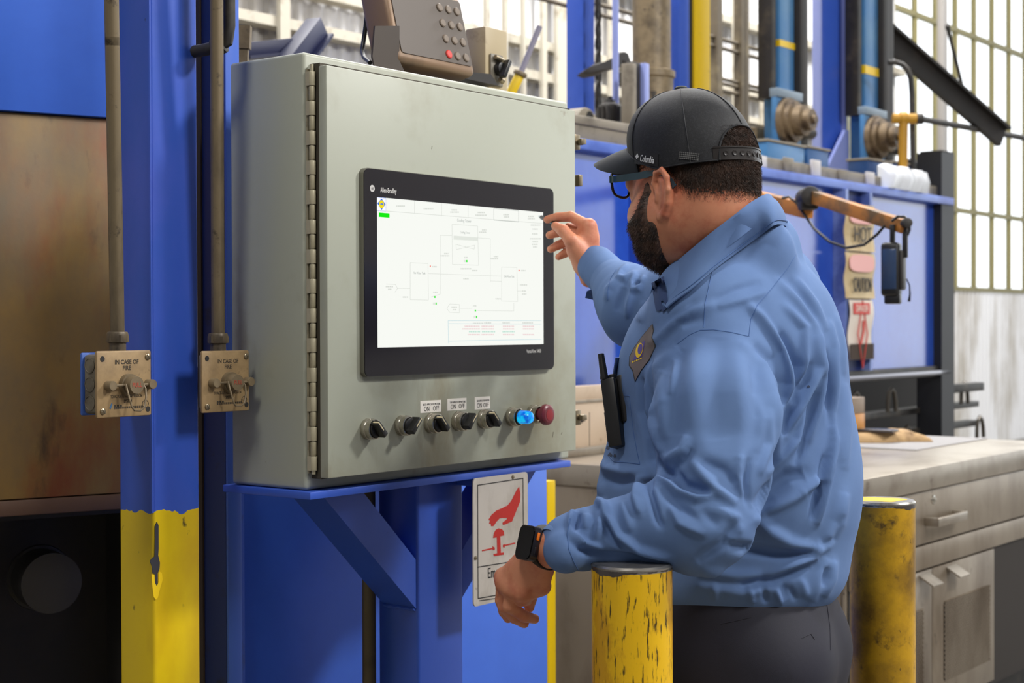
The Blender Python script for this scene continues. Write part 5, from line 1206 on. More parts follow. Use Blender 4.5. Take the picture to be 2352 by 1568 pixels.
pts, quads = S_.mesh('person', .0025)
m_skin = mat('skin', (210, 140, 106), .5, sss=.12, layers=[((190, 108, 80), 22, .46, .66), ((206, 146, 116), 9, .55, .75), ((120, 70, 52), 260, .70, .78)], bump=(420, .10, .0008))
person = link('person', np_mesh('person', pts, quads), m_skin)
tag(person, 'man in blue work shirt and black cap pointing a pen at the touchscreen', 'person')
NRM = vnormals(pts, quads); Q_ = (pts-HC)@HR
# beard and hair, grown from the head --------------------------------
def sst(a, b_, x): t = np.clip((x-a)/(b_-a), 0, 1); return t*t*(3-2*t)
f_, l_, u_ = Q_[:, 0], np.abs(Q_[:, 1]), Q_[:, 2]
headz = (np.linalg.norm(Q_, axis=1) < .19)
utop = np.interp(f_, [.012, .034, .050, .085, .13], [.035, .020, -.022, -.034, -.037]); 
fback = np.interp(u_, [-.14, -.09, -.05, .0, .06], [.045, .022, .012, .018, .022])
ubot = np.interp(f_, [.0, .05, .10], [-.085, -.128, -.135])
mb = sst(-.004, .010, utop-u_)*sst(-.003, .010, f_-fback)*sst(-.004, .012, u_-ubot)*headz
mouth = (f_ > .098) & (np.abs(u_+.053) < .008) & (l_ < .022); mb[mouth] = 0
mb *= 1-sst(.0715, .0775, l_)*sst(-.062, -.035, u_)*sst(.040, .024, f_) if False else 1-sst(.0715, .0775, l_)*sst(-.062, -.035, u_)*(1-sst(.024, .040, f_))
uh = np.interp(f_, [-.13, -.09, -.05, -.03, -.012, .02], [-.026, -.026, -.020, -.002, .028, .035])
mh = sst(-.004, .036, u_-uh)*sst(.0, .012, .06-f_)*headz*(u_ < .12); mh[(u_ > .070) & ((f_ > -.055) | (l_ > .062) | (u_ > .098))] = 0; mh[(l_ > .084) & (f_ > -.035) & (u_ < .05)] = 0
def grow(name, mask, thick, material, n, length, down, wid, seed, lab, sheet_min=.04):
    rng = np.random.default_rng(seed); sel = mask[quads].min(1) > .04; sheet = (mask[quads].min(1) > .04) & (rng.random(len(quads)) < np.clip((mask[quads].mean(1)-sheet_min)/.35+(sheet_min < .1)*5, 0, 1))
    q = quads[sel]; ids = np.unique(q); mp = -np.ones(len(pts), int); mp[ids] = np.arange(len(ids))
    m_ = mask[ids]; off = (thick*m_ - .0006*(m_ < .25))*(.7+.6*rng.random(len(ids)))
    V0 = pts[ids]+NRM[ids]*off[:, None]; F0 = mp[quads[sheet]]
    # strands
    w_ = mask[q].mean(1)**1.3; pick = rng.choice(len(q), n, p=w_/w_.sum()); uu, vv = rng.random(n), rng.random(n)
    A, B_, C_, D_ = (pts[q[pick, k]] for k in range(4))
    base = (A*(1-uu[:, None])+B_*uu[:, None])*(1-vv[:, None])+(D_*(1-uu[:, None])+C_*uu[:, None])*vv[:, None]
    nn = NRM[q[pick, 0]]; L_ = length*(.5+.8*rng.random(n))*(.5+.5*mask[q[pick]].mean(1))
    dirv = nn*.75+down+rng.normal(0, .32, (n, 3)); dirv /= np.linalg.norm(dirv, axis=1, keepdims=True)
    side = np.cross(dirv, rng.normal(0, 1, (n, 3))); side /= np.linalg.norm(side, axis=1, keepdims=True)
    b0 = base+nn*thick*.3; b1 = b0+dirv*L_[:, None]*.55; d2 = dirv+down*.5; d2 /= np.linalg.norm(d2, axis=1, keepdims=True); b2 = b1+d2*L_[:, None]*.45
    VS = np.stack([b0-side*wid, b0+side*wid, b1+side*wid*.8, b1-side*wid*.8, b2+side*wid*.2, b2-side*wid*.2], 1).reshape(-1, 3)
    i = np.arange(n)[:, None]*6+len(V0); FS = np.concatenate([i+np.array([[0, 1, 2, 3]]), i+np.array([[3, 2, 4, 5]])])
    o = link(name, np_mesh(name, np.concatenate([V0, VS]), np.concatenate([F0, FS])), material, person); o['kind'] = 'stuff'; o['label'] = lab; return o
m_beard = mat('dark_beard', (88, 64, 51), .6, layers=[((40, 30, 25), 60, .45, .6), ((130, 106, 90), 160, .60, .7)])
m_hair = mat('short_dark_hair', (74, 52, 40), .55, layers=[((48, 35, 28), 50, .4, .6), ((112, 80, 62), 160, .6, .7)])
grow('beard', mb, .0045, m_beard, 16000, .009, np.array([0, 0, -.55])+HF*.15, .00028, 3, 'short dark full beard')
grow('hair', mh, .0008, m_hair, 52000, .0055, np.array([0, 0, -.8])-HF*.2, .00020, 4, 'close cropped dark brown hair', .45)
# ---- trousers
T_ = Sdf(); T_.ell(TT(-.005, 0, .955), (.160, .185, .09), TR, .04); T_.ell(TT(-.03, 0, .86), (.155, .185, .13), TR, .05)
for s in (1, -1):
    T_.chain([TT(-.01, s*.09, .84), TT(.02, s*.105, .48), TT(-.01, s*.115, .07)], [.112, .085, .072], .05); T_.cone(TT(-.09, s*.08, .86), TT(-.08, s*.085, .80), .09, .09, .05)
tp, tq = T_.mesh('trousers', .005)
m_trs = mat('navy_trousers', (27, 27, 42), .75, layers=[((21, 20, 33), 10, .5, .7)], bump=(700, .25, .0006))
tr = link('trousers', np_mesh('trousers', tp, tq), m_trs, person); tb_ = bvh_of(tp, tq)
for s in (1, -1):
    B_ = Sdf(); B_.chain([TT(-.03, s*.115, .05), TT(.10, s*.125, .04), TT(.17, s*.13, .032)], [.048, .044, .03], .02); B_.cone(TT(-.02, s*.115, .06), TT(-.015, s*.115, .15), .05, .052, .02)
    bp_, bq_ = B_.mesh('boot', .006); bp_[:, 2] = np.maximum(bp_[:, 2], 0); link('boot', np_mesh('boot', bp_, bq_), mat('black_leather', (30, 27, 25), .45), person)
# ---- shirt
C_ = Sdf()
C_.ell(TT(.015, 0, 1.115), (.200, .205, .205), TR, .05)
C_.ell(TT(.0, 0, 1.30), (.178, .215, .20), TR, .06)
C_.ell(TT(-.055, 0, 1.35), (.125, .195, .17), TR, .06)
C_.ell(TT(-.085, -.02, 1.14), (.128, .17, .20), TR, .05)
C_.ell(TT(.0, 0, .99), (.185, .190, .085), TR, .05)
C_.cone(TT(-.01, .13, 1.435), TT(-.01, -.15, 1.455), .072, .075, .06)
C_.cone(NB+np.array([.02, .02, -.085]), TT(-.02, .15, 1.42), .075, .072, .06); C_.cone(NB+np.array([.03, .03, -.075]), TT(-.02, -.16, 1.45), .080, .078, .06)
C_.ell(NB+np.array([.05, .02, -.085]), (.10, .11, .06), None, .06)
C_.chain([A3(P(1590, 672, 2.49)), A3(P(1660, 628, 2.455)), A3(P(1742, 576, 2.455)), A3(P(1756, 562, 2.56)), A3(P(1690, 600, 2.67))], [.035, .042, .045, .045, .04], .04)
C_.chain([TT(-.02, .165, 1.40), LS+np.array([.004, 0, -.06]), A3(P(1640, 960, 2.29)), A3(P(1640, 1090, 2.25)), A3(P(1625, 1200, 2.22))], [.086, .092, .091, .080, .066], .014)
C_.cone(A3(P(1590, 1262, 2.21)), A3(P(1610, 1215, 2.215)), .034, .06, .03)
fo = [A3(P(1612, 1200, 2.22)), A3(P(1530, 1200, 2.225)), A3(P(1420, 1222, 2.235)), A3(P(1335, 1240, 2.235)), A3(P(1300, 1245, 2.232))]
C_.chain(fo, [.064, .058, .0445, .040, .036], .02)
C_.chain([A3(P(1300, 1246, 2.232)), A3(WCEN+WX*.045)], [.0335, .0325], .006)
C_.chain([RS, RS+(RE-RS)*.5, RE], [.095, .085, .066], .05)
C_.chain([RE, A3(P(1440, 680, 2.95)), A3(P(1412, 650, 2.985))], [.066, .054, .043], .04)
C_.chain([A3(P(1405, 645, 2.995)), A3(P(1378, 618, 3.03)), A3(P(1368, 607, 3.045))], [.040, .038, .037], .008)
cp, cq = C_.mesh('shirt', .0032)
# folds pressed into the cloth: each is a line on the body, (points, half width, height in mm)
FOLDS = [
 ([(1940, 1130), (1925, 1200), (1896, 1250), (1870, 1268)], 13, 9), ([(1930, 1180), (1910, 1235), (1880, 1256)], 9, -6), ([(1915, 1285), (1908, 1330), (1890, 1370)], 10, 7), ([(1895, 1300), (1885, 1345)], 8, -6), ([(1720, 1345), (1728, 1385)], 7, 4), ([(1750, 1345), (1762, 1385)], 7, -4), ([(1780, 1350), (1795, 1388)], 7, 4), ([(1815, 1345), (1828, 1380)], 7, -4), ([(1640, 1340), (1645, 1380)], 8, 4), ([(1940, 880), (1944, 980), (1940, 1080)], 10, 5), ([(1922, 720), (1934, 800), (1938, 860)], 8, 5),
 ([(1600, 775), (1588, 880), (1600, 990), (1620, 1060)], 22, 3), ([(1560, 800), (1545, 900), (1550, 1000)], 18, -4), ([(1650, 775), (1640, 900), (1650, 1010)], 24, -4), ([(1690, 780), (1700, 880), (1706, 1000), (1700, 1060)], 20, 4), ([(1730, 800), (1742, 870), (1744, 960)], 16, -7), ([(1520, 850), (1515, 930), (1530, 1010)], 14, 6), ([(1610, 1060), (1660, 1080), (1690, 1110)], 14, -6),
 # far sleeve
 ([(1442, 608), (1428, 622), (1423, 637), (1436, 640), (1461, 624)], 6, 6), ([(1461, 628), (1453, 649), (1455, 665), (1468, 664), (1481, 633)], 6, 7),
 ([(1421, 638), (1398, 665), (1393, 690)], 7, 6), ([(1455, 665), (1445, 699), (1440, 730)], 7, 6), ([(1434, 660), (1424, 690), (1418, 715)], 9, -5), ([(1470, 645), (1466, 655)], 7, -6), ([(1480, 690), (1470, 740)], 9, 5),
 # collar to chest
 ([(1642, 700), (1581, 715), (1530, 753), (1494, 791)], 12, 5), ([(1600, 690), (1540, 735), (1505, 775)], 9, -3), ([(1620, 730), (1560, 745), (1520, 790)], 10, -4), ([(1560, 800), (1500, 850), (1480, 900)], 14, 5),
 # sleeve head and armpit
 ([(1718, 700), (1746, 728), (1797, 804), (1818, 880), (1812, 915), (1797, 940)], 10, 12), ([(1735, 790), (1772, 825), (1790, 880), (1794, 930)], 9, -9), ([(1790, 763), (1830, 842), (1832, 890), (1815, 935), (1800, 1000)], 11, -14),
 ([(1700, 790), (1750, 840), (1778, 900), (1786, 980), (1784, 1060)], 13, 8),
 ([(1800, 700), (1848, 753), (1846, 842), (1828, 906), (1805, 970)], 9, 8), ([(1870, 770), (1884, 842), (1846, 919), (1812, 983), (1800, 1010)], 8, 9), ([(1862, 830), (1850, 880), (1828, 930)], 9, -8),
 ([(1780, 640), (1830, 690), (1868, 740), (1886, 800)], 9, 5), ([(1830, 640), (1872, 700), (1898, 760)], 8, 5), ([(1812, 640), (1850, 690), (1880, 745)], 8, -4), ([(1760, 670), (1700, 690), (1650, 705)], 9, 4), ([(1750, 650), (1690, 665), (1640, 690)], 9, -3),
 # back verticals
 ([(1882, 768), (1890, 867), (1877, 948), (1858, 1015)], 7, 8), ([(1898, 806), (1902, 883), (1908, 982)], 7, -9), ([(1906, 739), (1916, 800), (1914, 873), (1909, 948), (1912, 1015), (1901, 1082)], 7, 9),
 ([(1872, 900), (1860, 960), (1842, 1030), (1828, 1070)], 10, -8), ([(1855, 950), (1835, 1010), (1800, 1050), (1760, 1090)], 9, 6), ([(1925, 860), (1932, 960), (1930, 1060)], 12, 4),
 ([(1912, 1000), (1909, 1039), (1888, 1099), (1836, 1134)], 9, 12), ([(1896, 1045), (1882, 1120), (1867, 1195)], 8, -12), ([(1908, 1060), (1893, 1130), (1874, 1205)], 8, 11),
 # waist
 ([(1846, 1085), (1810, 1097), (1770, 1130), (1738, 1168)], 16, -14), ([(1850, 1130), (1800, 1155), (1745, 1180)], 11, 9), ([(1732, 1185), (1768, 1222), (1810, 1246), (1866, 1260)], 14, 12), ([(1675, 1255), (1780, 1268), (1868, 1270)], 12, -12),
 ([(1880, 1250), (1866, 1278), (1810, 1304), (1760, 1332)], 10, 11), ([(1860, 1295), (1774, 1330), (1700, 1345)], 11, -11), ([(1609, 1312), (1690, 1322), (1750, 1320)], 12, 7), ([(1900, 1280), (1880, 1330), (1860, 1380)], 13, 6), ([(1800, 1340), (1810, 1375)], 10, -5), ([(1840, 1330), (1850, 1370)], 9, 4), ([(1600, 1345), (1700, 1360), (1780, 1350)], 12, 6),
 ([(1700, 1190), (1660, 1250), (1600, 1290)], 12, -6),
 # elbow
 ([(1702, 1045), (1692, 1090), (1704, 1140)], 9, 6), ([(1720, 1050), (1712, 1110), (1716, 1160)], 8, -5), ([(1588, 1057), (1639, 1120), (1690, 1159)], 13, 10), ([(1540, 1072), (1570, 1114), (1633, 1133)], 11, -11), ([(1516, 1075), (1530, 1088), (1540, 1098)], 9, -14), ([(1640, 1165), (1690, 1190), (1700, 1225)], 12, 5), ([(1610, 1170), (1650, 1210)], 13, -5),
 # forearm
 ([(1512, 1093), (1558, 1129), (1600, 1144), (1639, 1136)], 9, 11), ([(1520, 1120), (1560, 1165), (1610, 1200)], 12, -5), ([(1492, 1093), (1472, 1100), (1462, 1144), (1470, 1180)], 9, 11), ([(1497, 1099), (1489, 1120), (1510, 1192), (1522, 1210)], 7, -11), ([(1540, 1160), (1560, 1200), (1620, 1226)], 10, 7),
 ([(1388, 1150), (1393, 1186), (1420, 1231), (1468, 1261), (1540, 1282)], 8, 10), ([(1380, 1160), (1384, 1190), (1400, 1228), (1430, 1258)], 8, -9), ([(1306, 1237), (1336, 1261), (1390, 1275), (1480, 1285)], 9, -9), ([(1312, 1222), (1340, 1246), (1390, 1262)], 8, 6),
 ([(1332, 1160), (1345, 1152), (1366, 1144), (1387, 1168), (1378, 1210), (1366, 1240)], 9, 11), ([(1328, 1176), (1323, 1205), (1322, 1215)], 7, -12), ([(1316, 1170), (1310, 1200), (1308, 1230)], 6, 6), ([(1350, 1180), (1345, 1215)], 9, 5), ([(1430, 1150), (1440, 1190), (1450, 1220)], 11, 5),
 # upper arm front
 ([(1553, 825), (1545, 868), (1537, 906)], 7, 5), ([(1486, 880), (1488, 957), (1506, 1000), (1520, 1040)], 9, 10), ([(1474, 868), (1478, 945), (1494, 1005), (1498, 1054), (1520, 1075)], 9, -16), ([(1579, 1000), (1570, 1033), (1528, 1057)], 11, 7), ([(1590, 1030), (1570, 1060), (1545, 1075)], 9, -6), ([(1740, 900), (1750, 960), (1735, 1040)], 12, 5), ([(1765, 940), (1764, 1020), (1745, 1090)], 8, 6), ([(1530, 860), (1510, 920), (1512, 980)], 14, -4),
 # belly
 ([(1372, 1050), (1395, 1075), (1440, 1085), (1490, 1080)], 11, 7), ([(1385, 1095), (1420, 1105), (1460, 1100)], 11, -7), ([(1366, 1080), (1372, 1110), (1380, 1140)], 9, 5), ([(1420, 900), (1440, 960), (1450, 1020)], 12, -3), ([(1400, 985), (1385, 1020), (1378, 1050)], 10, 4)]
def apply_folds(cp, cq):
    N_ = vnormals(cp, cq); pp = proj_np(cp); view = np.array([0, 0, CAMH])-cp; view /= np.linalg.norm(view, axis=1, keepdims=True)
    fac = sst(.0, .25, (N_*view).sum(1)); disp = np.zeros(len(cp))
    for pts_, w_, h_ in FOLDS:
        pl_ = np.array(pts_, float)
        bb = (pp[:, 0] > pl_[:, 0].min()-3*w_) & (pp[:, 0] < pl_[:, 0].max()+3*w_) & (pp[:, 1] > pl_[:, 1].min()-3*w_) & (pp[:, 1] < pl_[:, 1].max()+3*w_) & (fac > 0)
        ids = np.nonzero(bb)[0]
        if not len(ids): continue
        q = pp[ids]; best = np.full(len(ids), 1e9); tt = np.zeros(len(ids)); seg = np.linalg.norm(np.diff(pl_, axis=0), axis=1); cum = np.concatenate([[0], np.cumsum(seg)])
        for i in range(len(pl_)-1):
            a, b_ = pl_[i], pl_[i+1]; ba = b_-a; t = np.clip(((q-a)@ba)/(ba@ba), 0, 1); d = np.linalg.norm(q-a-t[:, None]*ba, axis=1)
            m_ = d < best; best[m_] = d[m_]; tt[m_] = (cum[i]+t[m_]*seg[i])/cum[-1]
        tap = np.sin(np.clip(tt, .0, 1)*math.pi)**.6*.85+.15
        disp[ids] += h_*.0014*np.exp(-(best/w_)**2)*tap*fac[ids]
    disp = .015*np.tanh(disp/.015)
    return cp+N_*disp[:, None]
cp = apply_folds(cp, cq)
m_shirt = mat('blue_work_shirt', (98, 125, 170), .9, spec=.25, layers=[((90, 116, 161), 6, .4, .65)], bump=(900, .15, .0005))
shirt = link('shirt', np_mesh('shirt', cp, cq), m_shirt, person)
sb = bvh_of(cp, cq)
m_seam = mat('shirt_seam', (66, 98, 150), .8); m_shirtin = mat('shirt_inside_shaded', (44, 66, 110), .85)  # inside cloth darkened, shadow within the collar put into its colour
def crom(pts, n=6):
    pts = [Vector(p) for p in pts]; out = []
    for i in range(len(pts)-1):
        p0, p1, p2, p3 = pts[max(i-1, 0)], pts[i], pts[i+1], pts[min(i+2, len(pts)-1)]
        for k in range(n):
            t = k/n; out.append(.5*((2*p1)+(p2-p0)*t+(2*p0-5*p1+4*p2-p3)*t*t+(3*p1-p0-3*p2+p3)*t**3))
    out.append(pts[-1]); return out
def surf_line(name, pxs, r, material, parent, n=10, off=0.0):
    q = []
    for (x0, y0), (x1, y1) in zip(pxs, pxs[1:]):
        for k in range(n): q.append((x0+(x1-x0)*k/n, y0+(y1-y0)*k/n))
    q.append(pxs[-1]); w3 = []
    for x, y in q:
        h, nn = hit(sb, x, y)
        if h is not None and (not w3 or (h-w3[-1]).length < .05): w3.append(h+nn*off)
    if len(w3) < 2: return
    b = MB(); b.tube(w3, r, 5); return b.build(name, material, parent, sm=60)
# collar -----------------------------------------------------------
def on_shirt(px, py, dflt, lift=.004):
    h, n = hit(sb, px, py)
    if h is None or abs(h.y-dflt) > .12: return P(px, py, dflt)
    r = ray(px, py).normalized(); return h - r*lift
skb = bvh_of(pts, quads)
def on_skin(px, py, dflt, lift=.008):
    h, n = hit(skb, px, py)
    if h is None or abs(h.y-dflt) > .1: return P(px, py, dflt)
    return h - ray(px, py).normalized()*lift
Tp = [P(1505, 650, 2.520), on_skin(1523, 627, 2.490), on_skin(1565, 592, 2.455), on_skin(1625, 542, 2.44), on_skin(1690, 492, 2.44), on_skin(1724, 466, 2.44), P(1756, 448, 2.40), P(1770, 448, 2.46), P(1764, 455, 2.55), P(1715, 490, 2.635), P(1640, 545, 2.660), P(1560, 600, 2.640), P(1512, 640, 2.580)]
def near2(px, py, dflt):
    c = [x[0].y for x in (hit(sb, px, py), hit(skb, px, py)) if x[0] is not None and abs(x[0].y-dflt) < .15]
    return P(px, py, (min(c) if c else dflt)-.010)
Bp = [on_shirt(1534, 707, 2.46, .009), on_shirt(1546, 694, 2.44, .009), near2(1592, 660, 2.41), near2(1650, 612, 2.40), near2(1716, 563, 2.38), near2(1746, 541, 2.37), P(1778, 517, 2.385), P(1800, 518, 2.47), P(1798, 526, 2.56), P(1742, 556, 2.68), P(1665, 598, 2.71), P(1575, 648, 2.70), P(1500, 700, 2.60)]
Tc, Bc = crom(Tp, 8), crom(Bp, 8); NBv = Vector(NB)
bm = bmesh.new(); rows = []
for t_, b_ in zip(Tc, Bc):
    ax = NBv + Vector((0, 0, t_.z-NBv.z)); inn = (ax-t_); inn.z = 0; inn = inn.normalized()
    out = -inn; col = [t_+inn*.004+Vector((0, 0, -.040)), t_+inn*.004+Vector((0, 0, -.004)), t_+Vector((0, 0, .001)), t_+out*.003+Vector((0, 0, -.003))]
    for k in (1, 2, 3, 4, 5): 
        s_ = k/5; p = t_.lerp(b_, s_); col.append(p+out*(.006*math.sin(s_*math.pi)+.003)*(1 if k < 5 else .6))
    rows.append([bm.verts.new(p) for p in col])
for A, B in zip(rows, rows[1:]):
    for k in range(len(A)-1): bm.faces.new((A[k], B[k], B[k+1], A[k+1]))
bmesh.ops.recalc_face_normals(bm, faces=bm.faces); bmesh.ops.solidify(bm, geom=list(bm.faces), thickness=.0022)
me = bpy.data.meshes.new('collar'); bm.to_mesh(me); bm.free(); smooth(me, 60); link('collar', me, m_shirt, shirt)
b = MB(); b.tube([x.lerp(y, .90)+((y-NBv).normalized()*.0062) for x, y in zip(Tc, Bc)], .0007, 5); b.build('collar_stitch', m_seam, shirt, sm=60)
# inside of the open collar at the throat
DEFER_INNER = True
b = MB(); c_ = P(1511, 647, 2.548); b.box(c_.x-.006, c_.x+.006, c_.y-.004, c_.y-.001, c_.z-.001, c_.z+.001); b.build('collar_button', mat('pale_button', (150, 170, 205), .4), shirt)
# seams ------------------------------------------------------------
surf_line('seam', [(1640, 605), (1632, 640), (1619, 700), (1616, 752)], .0008, m_seam, shirt)
surf_line('seam', [(1555, 790), (1585, 768), (1608, 758), (1640, 757), (1680, 763), (1718, 772)], .0008, m_seam, shirt)
surf_line('seam', [(1720, 772), (1724, 735), (1740, 700), (1775, 660), (1810, 615), (1832, 578)], .0008, m_seam, shirt)
surf_line('seam', [(1434, 908), (1446, 909), (1448, 930), (1455, 990), (1464, 1040), (1470, 1066)], .0008, m_seam, shirt)
surf_line('seam', [(1400, 1048), (1410, 1060), (1440, 1062), (1470, 1066)], .0008, m_seam, shirt)
surf_line('seam', [(1310, 1190), (1303, 1225), (1306, 1260), (1318, 1290), (1330, 1312)], .0008, m_seam, shirt)
surf_line('seam', [(1416, 618), (1402, 640), (1396, 668), (1396, 690)], .0008, m_seam, shirt)
# cuffs ------------------------------------------------------------
def cuff(a, b_, ra, rb, name='cuff'):
    a, b_ = Vector(a), Vector(b_); M_ = Matrix.Translation(a) @ (b_-a).to_track_quat('Z', 'Y').to_matrix().to_4x4(); L_ = (b_-a).length
    b = MB(); b.lathe([(rb-.006, L_-.012), (rb-.004, L_), (rb+.0005, L_+.001), (rb+.0018, L_-.003), ((ra+rb)/2+.0022, L_*.5), (ra+.0018, 0), (ra-.003, -.002)], 40, M_); return b.build(name, m_shirt, shirt, sm=60)
cuff(P(1300, 1246, 2.232), A3(WCEN+WX*.025), .0340, .0340)
cuff(P(1403, 643, 2.997), P(1366, 605, 3.047), .0395, .0370)
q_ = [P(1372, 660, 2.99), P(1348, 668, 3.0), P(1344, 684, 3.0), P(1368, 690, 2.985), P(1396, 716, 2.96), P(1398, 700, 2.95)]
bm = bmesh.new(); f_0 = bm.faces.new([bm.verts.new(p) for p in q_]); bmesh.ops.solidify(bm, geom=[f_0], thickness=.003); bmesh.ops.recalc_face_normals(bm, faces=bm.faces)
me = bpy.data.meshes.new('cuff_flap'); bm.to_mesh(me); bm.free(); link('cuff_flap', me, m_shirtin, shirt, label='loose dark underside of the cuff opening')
# name patch -------------------------------------------------------
def decal(name, poly, material, bvh, lift, parent, cuts=3):
    bm = bmesh.new(); f = bm.faces.new([bm.verts.new((x, y, 0)) for x, y in poly]); bmesh.ops.triangulate(bm, faces=[f])
    for _ in range(cuts): bmesh.ops.subdivide_edges(bm, edges=[e for e in bm.edges if e.calc_length() > 6], cuts=1, use_grid_fill=False); bmesh.ops.triangulate(bm, faces=list(bm.faces))
    last = None
    for v in sorted(bm.verts, key=lambda v: -v.co.x):
        h, n = hit(bvh, v.co.x, v.co.y)
        if h is None or (last is not None and (h-last).length > .06):
            h = P(v.co.x, v.co.y, last.y) if last is not None else P(v.co.x, v.co.y, 2.5)
        last = h.copy(); v.co = h - ray(*project(h)).normalized()*lift
    bmesh.ops.recalc_face_normals(bm, faces=bm.faces)
    me = bpy.data.meshes.new(name); bm.to_mesh(me); bm.free(); smooth(me, 60); return link(name, me, material, parent)
o_ = decal('collar_inner', [(1496, 650), (1524, 634), (1536, 702), (1522, 716), (1506, 712)], m_shirtin, sb, .005, shirt); o_['label'] = 'inner side of the open collar, its shadow put into the dark colour'
m_patch = mat('grey_patch', (108, 98, 100), .8, bump=(800, .2, .0004)); 
pat = [(1497, 746), (1500, 760), (1496, 775), (1504, 795), (1490, 826), (1472, 850), (1459, 874), (1454, 850), (1446, 838), (1447, 818), (1456, 800), (1474, 774)]
decal('patch_border', [(x+(x-1474)*.07, y+(y-812)*.05) for x, y in pat], m_ink, sb, .0018, shirt); pch = decal('name_patch', pat, m_patch, sb, .0026, shirt)
decal('patch_square', [(1482, 780), (1475, 818), (1454, 828), (1461, 800)], mat('patch_purple', (84, 70, 140), .7), sb, .0034, shirt)
ring = [(1468+9.5*math.cos(t)*.9+2*math.sin(t)*0, 804+16*math.sin(t)-6*math.cos(t)) for t in np.linspace(0, 2*math.pi, 25)[:-1]]
m_py = mat('patch_yellow', (222, 186, 40), .7)
decal('patch_ring', ring, m_py, sb, .0042, shirt); decal('patch_ring_centre', [(1470+5.5*math.cos(t), 801+11*math.sin(t)-4*math.cos(t)) for t in np.linspace(0, 2*math.pi, 17)[:-1]], mat('patch_purple', (84, 70, 140), .7), sb, .005, shirt)
h0, _ = hit(sb, 1453, 832); h1, _ = hit(sb, 1475, 824)
if h0 and h1:
    for k in range(5):
        x0_, y0_ = 1452+k*4.6, 833-k*1.9; decal('patch_letter', [(x0_, y0_), (x0_+3.4, y0_-1.4), (x0_+3.2, y0_-4.6), (x0_-.2, y0_-3.2)], m_py, sb, .0034, shirt, 1)
# oil spots and a small mark
for px, py, r_ in ((1396, 1028, 4), (1401, 1044, 5), (1412, 1046, 3.5), (1857, 887, 3)):
    decal('oil_spot', [(px+r_*math.cos(t)*(1+.3*math.sin(3*t)), py+r_*math.sin(t)) for t in np.linspace(0, 2*math.pi, 13)[:-1]], mat('oil_stain', (46, 58, 84), .7), sb, .0012, shirt, 1)
# trousers pocket welt
def tline(pxs, r, material):
    w3 = []
    for (x0, y0), (x1, y1) in zip(pxs, pxs[1:]):
        for k in range(8):
            h = tb_.ray_cast(EYE, ray(x0+(x1-x0)*k/8, y0+(y1-y0)*k/8).normalized())[0]
            if h is not None: w3.append(h)
    if len(w3) > 2: b = MB(); b.tube(w3, r, 5); b.build('pocket_welt', material, tr, sm=60)
tline([(1655, 1432), (1690, 1425), (1730, 1416)], .001, mat('trouser_seam', (30, 29, 42), .8)); tline([(1840, 1466), (1862, 1455), (1872, 1470)], .001, MATS['trouser_seam']); tline([(1898, 1380), (1906, 1440), (1908, 1500)], .0012, MATS['trouser_seam'])
# ---- cap
m_cap = mat('black_mesh_cloth', (22, 23, 27), .62, layers=[((32, 34, 38), 300, .5, .6)], bump=(900, .5, .0008), spec=.35); m_capf = mat('charcoal_cap_cloth', (36, 41, 46), .75, bump=(900, .25, .0006))
capo = bpy.data.objects.new('baseball_cap', None); COL.objects.link(capo); capo.parent = person; capo['label'] = 'black mesh backed cap with charcoal brim'
def cbase(p): return (.112*math.cos(p)-.004 if math.cos(p) > 0 else .109*math.cos(p)-.004, .092*math.sin(p), .036+.056*max(0, math.cos(p))**1.2+.004*max(0, -math.cos(p)))
ZT = .172
def cpt(p, tau, off=0):
    f, l, u = cbase(p); r = (1-min(1, tau)**2.3)**(1/2.1); k = 1+off*9
    pan = 1+.008*math.cos(6*p)*(1-abs(2*tau-1))
    lean = .012*tau
    return H((f)*r*k*pan+lean*1.2-.002, l*r*k*pan, u+(ZT-u)*tau+off)
bm = bmesh.new(); NP, NT = 120, 30; g = {}
taus = [1-(1-k/NT)**1.35 for k in range(NT+1)]
for i in range(NP):
    for k in range(NT): g[i, k] = bm.verts.new(cpt(2*math.pi*i/NP, taus[k]))
apex = bm.verts.new(cpt(0, 1))
def inopen(p, tau):
    a = abs(((p-math.pi)+math.pi) % (2*math.pi)-math.pi)
    u = cbase(p)[2]; hgt = (ZT-u)*tau
    return a < .62 and hgt < .056*math.sqrt(max(0, 1-(a/.62)**2.4))
for i in range(NP):
    for k in range(NT-1):
        pm, tm = 2*math.pi*(i+.5)/NP, (taus[k]+taus[k+1])/2
        if inopen(pm, tm): continue
        f = bm.faces.new((g[i, k], g[(i+1) % NP, k], g[(i+1) % NP, k+1], g[i, k+1])); f.material_index = 1 if math.cos(pm) > .56 else 0
    bm.faces.new((g[i, NT-1], g[(i+1) % NP, NT-1], apex))
bmesh.ops.delete(bm, geom=[v for v in bm.verts if not v.link_faces], context='VERTS')
crown_pts = None
me0 = bpy.data.meshes.new('c0'); bm.to_mesh(me0); cb_ = BVHTree.FromBMesh(bm)
bmesh.ops.recalc_face_normals(bm, faces=bm.faces); bmesh.ops.solidify(bm, geom=list(bm.faces), thickness=.0018)
me = bpy.data.meshes.new('crown'); bm.to_mesh(me); bm.free(); smooth(me, 50); link('crown', me, [m_cap, m_capf], capo)
b = MB()
for s in (1, -1):
    b.tube([cpt(math.pi+s*.64*min(1, a), 0 if a > 1 else .0, .0012) if False else cpt(math.pi+s*a, (.056*math.sqrt(max(0, 1-(a/.62)**2.4)))/(ZT-.04), .0006) for a in np.linspace(0, .62, 22)], .0016, 6)
o_ = b.build('opening_binding', m_cap, capo); o_['kind'] = 'stuff'
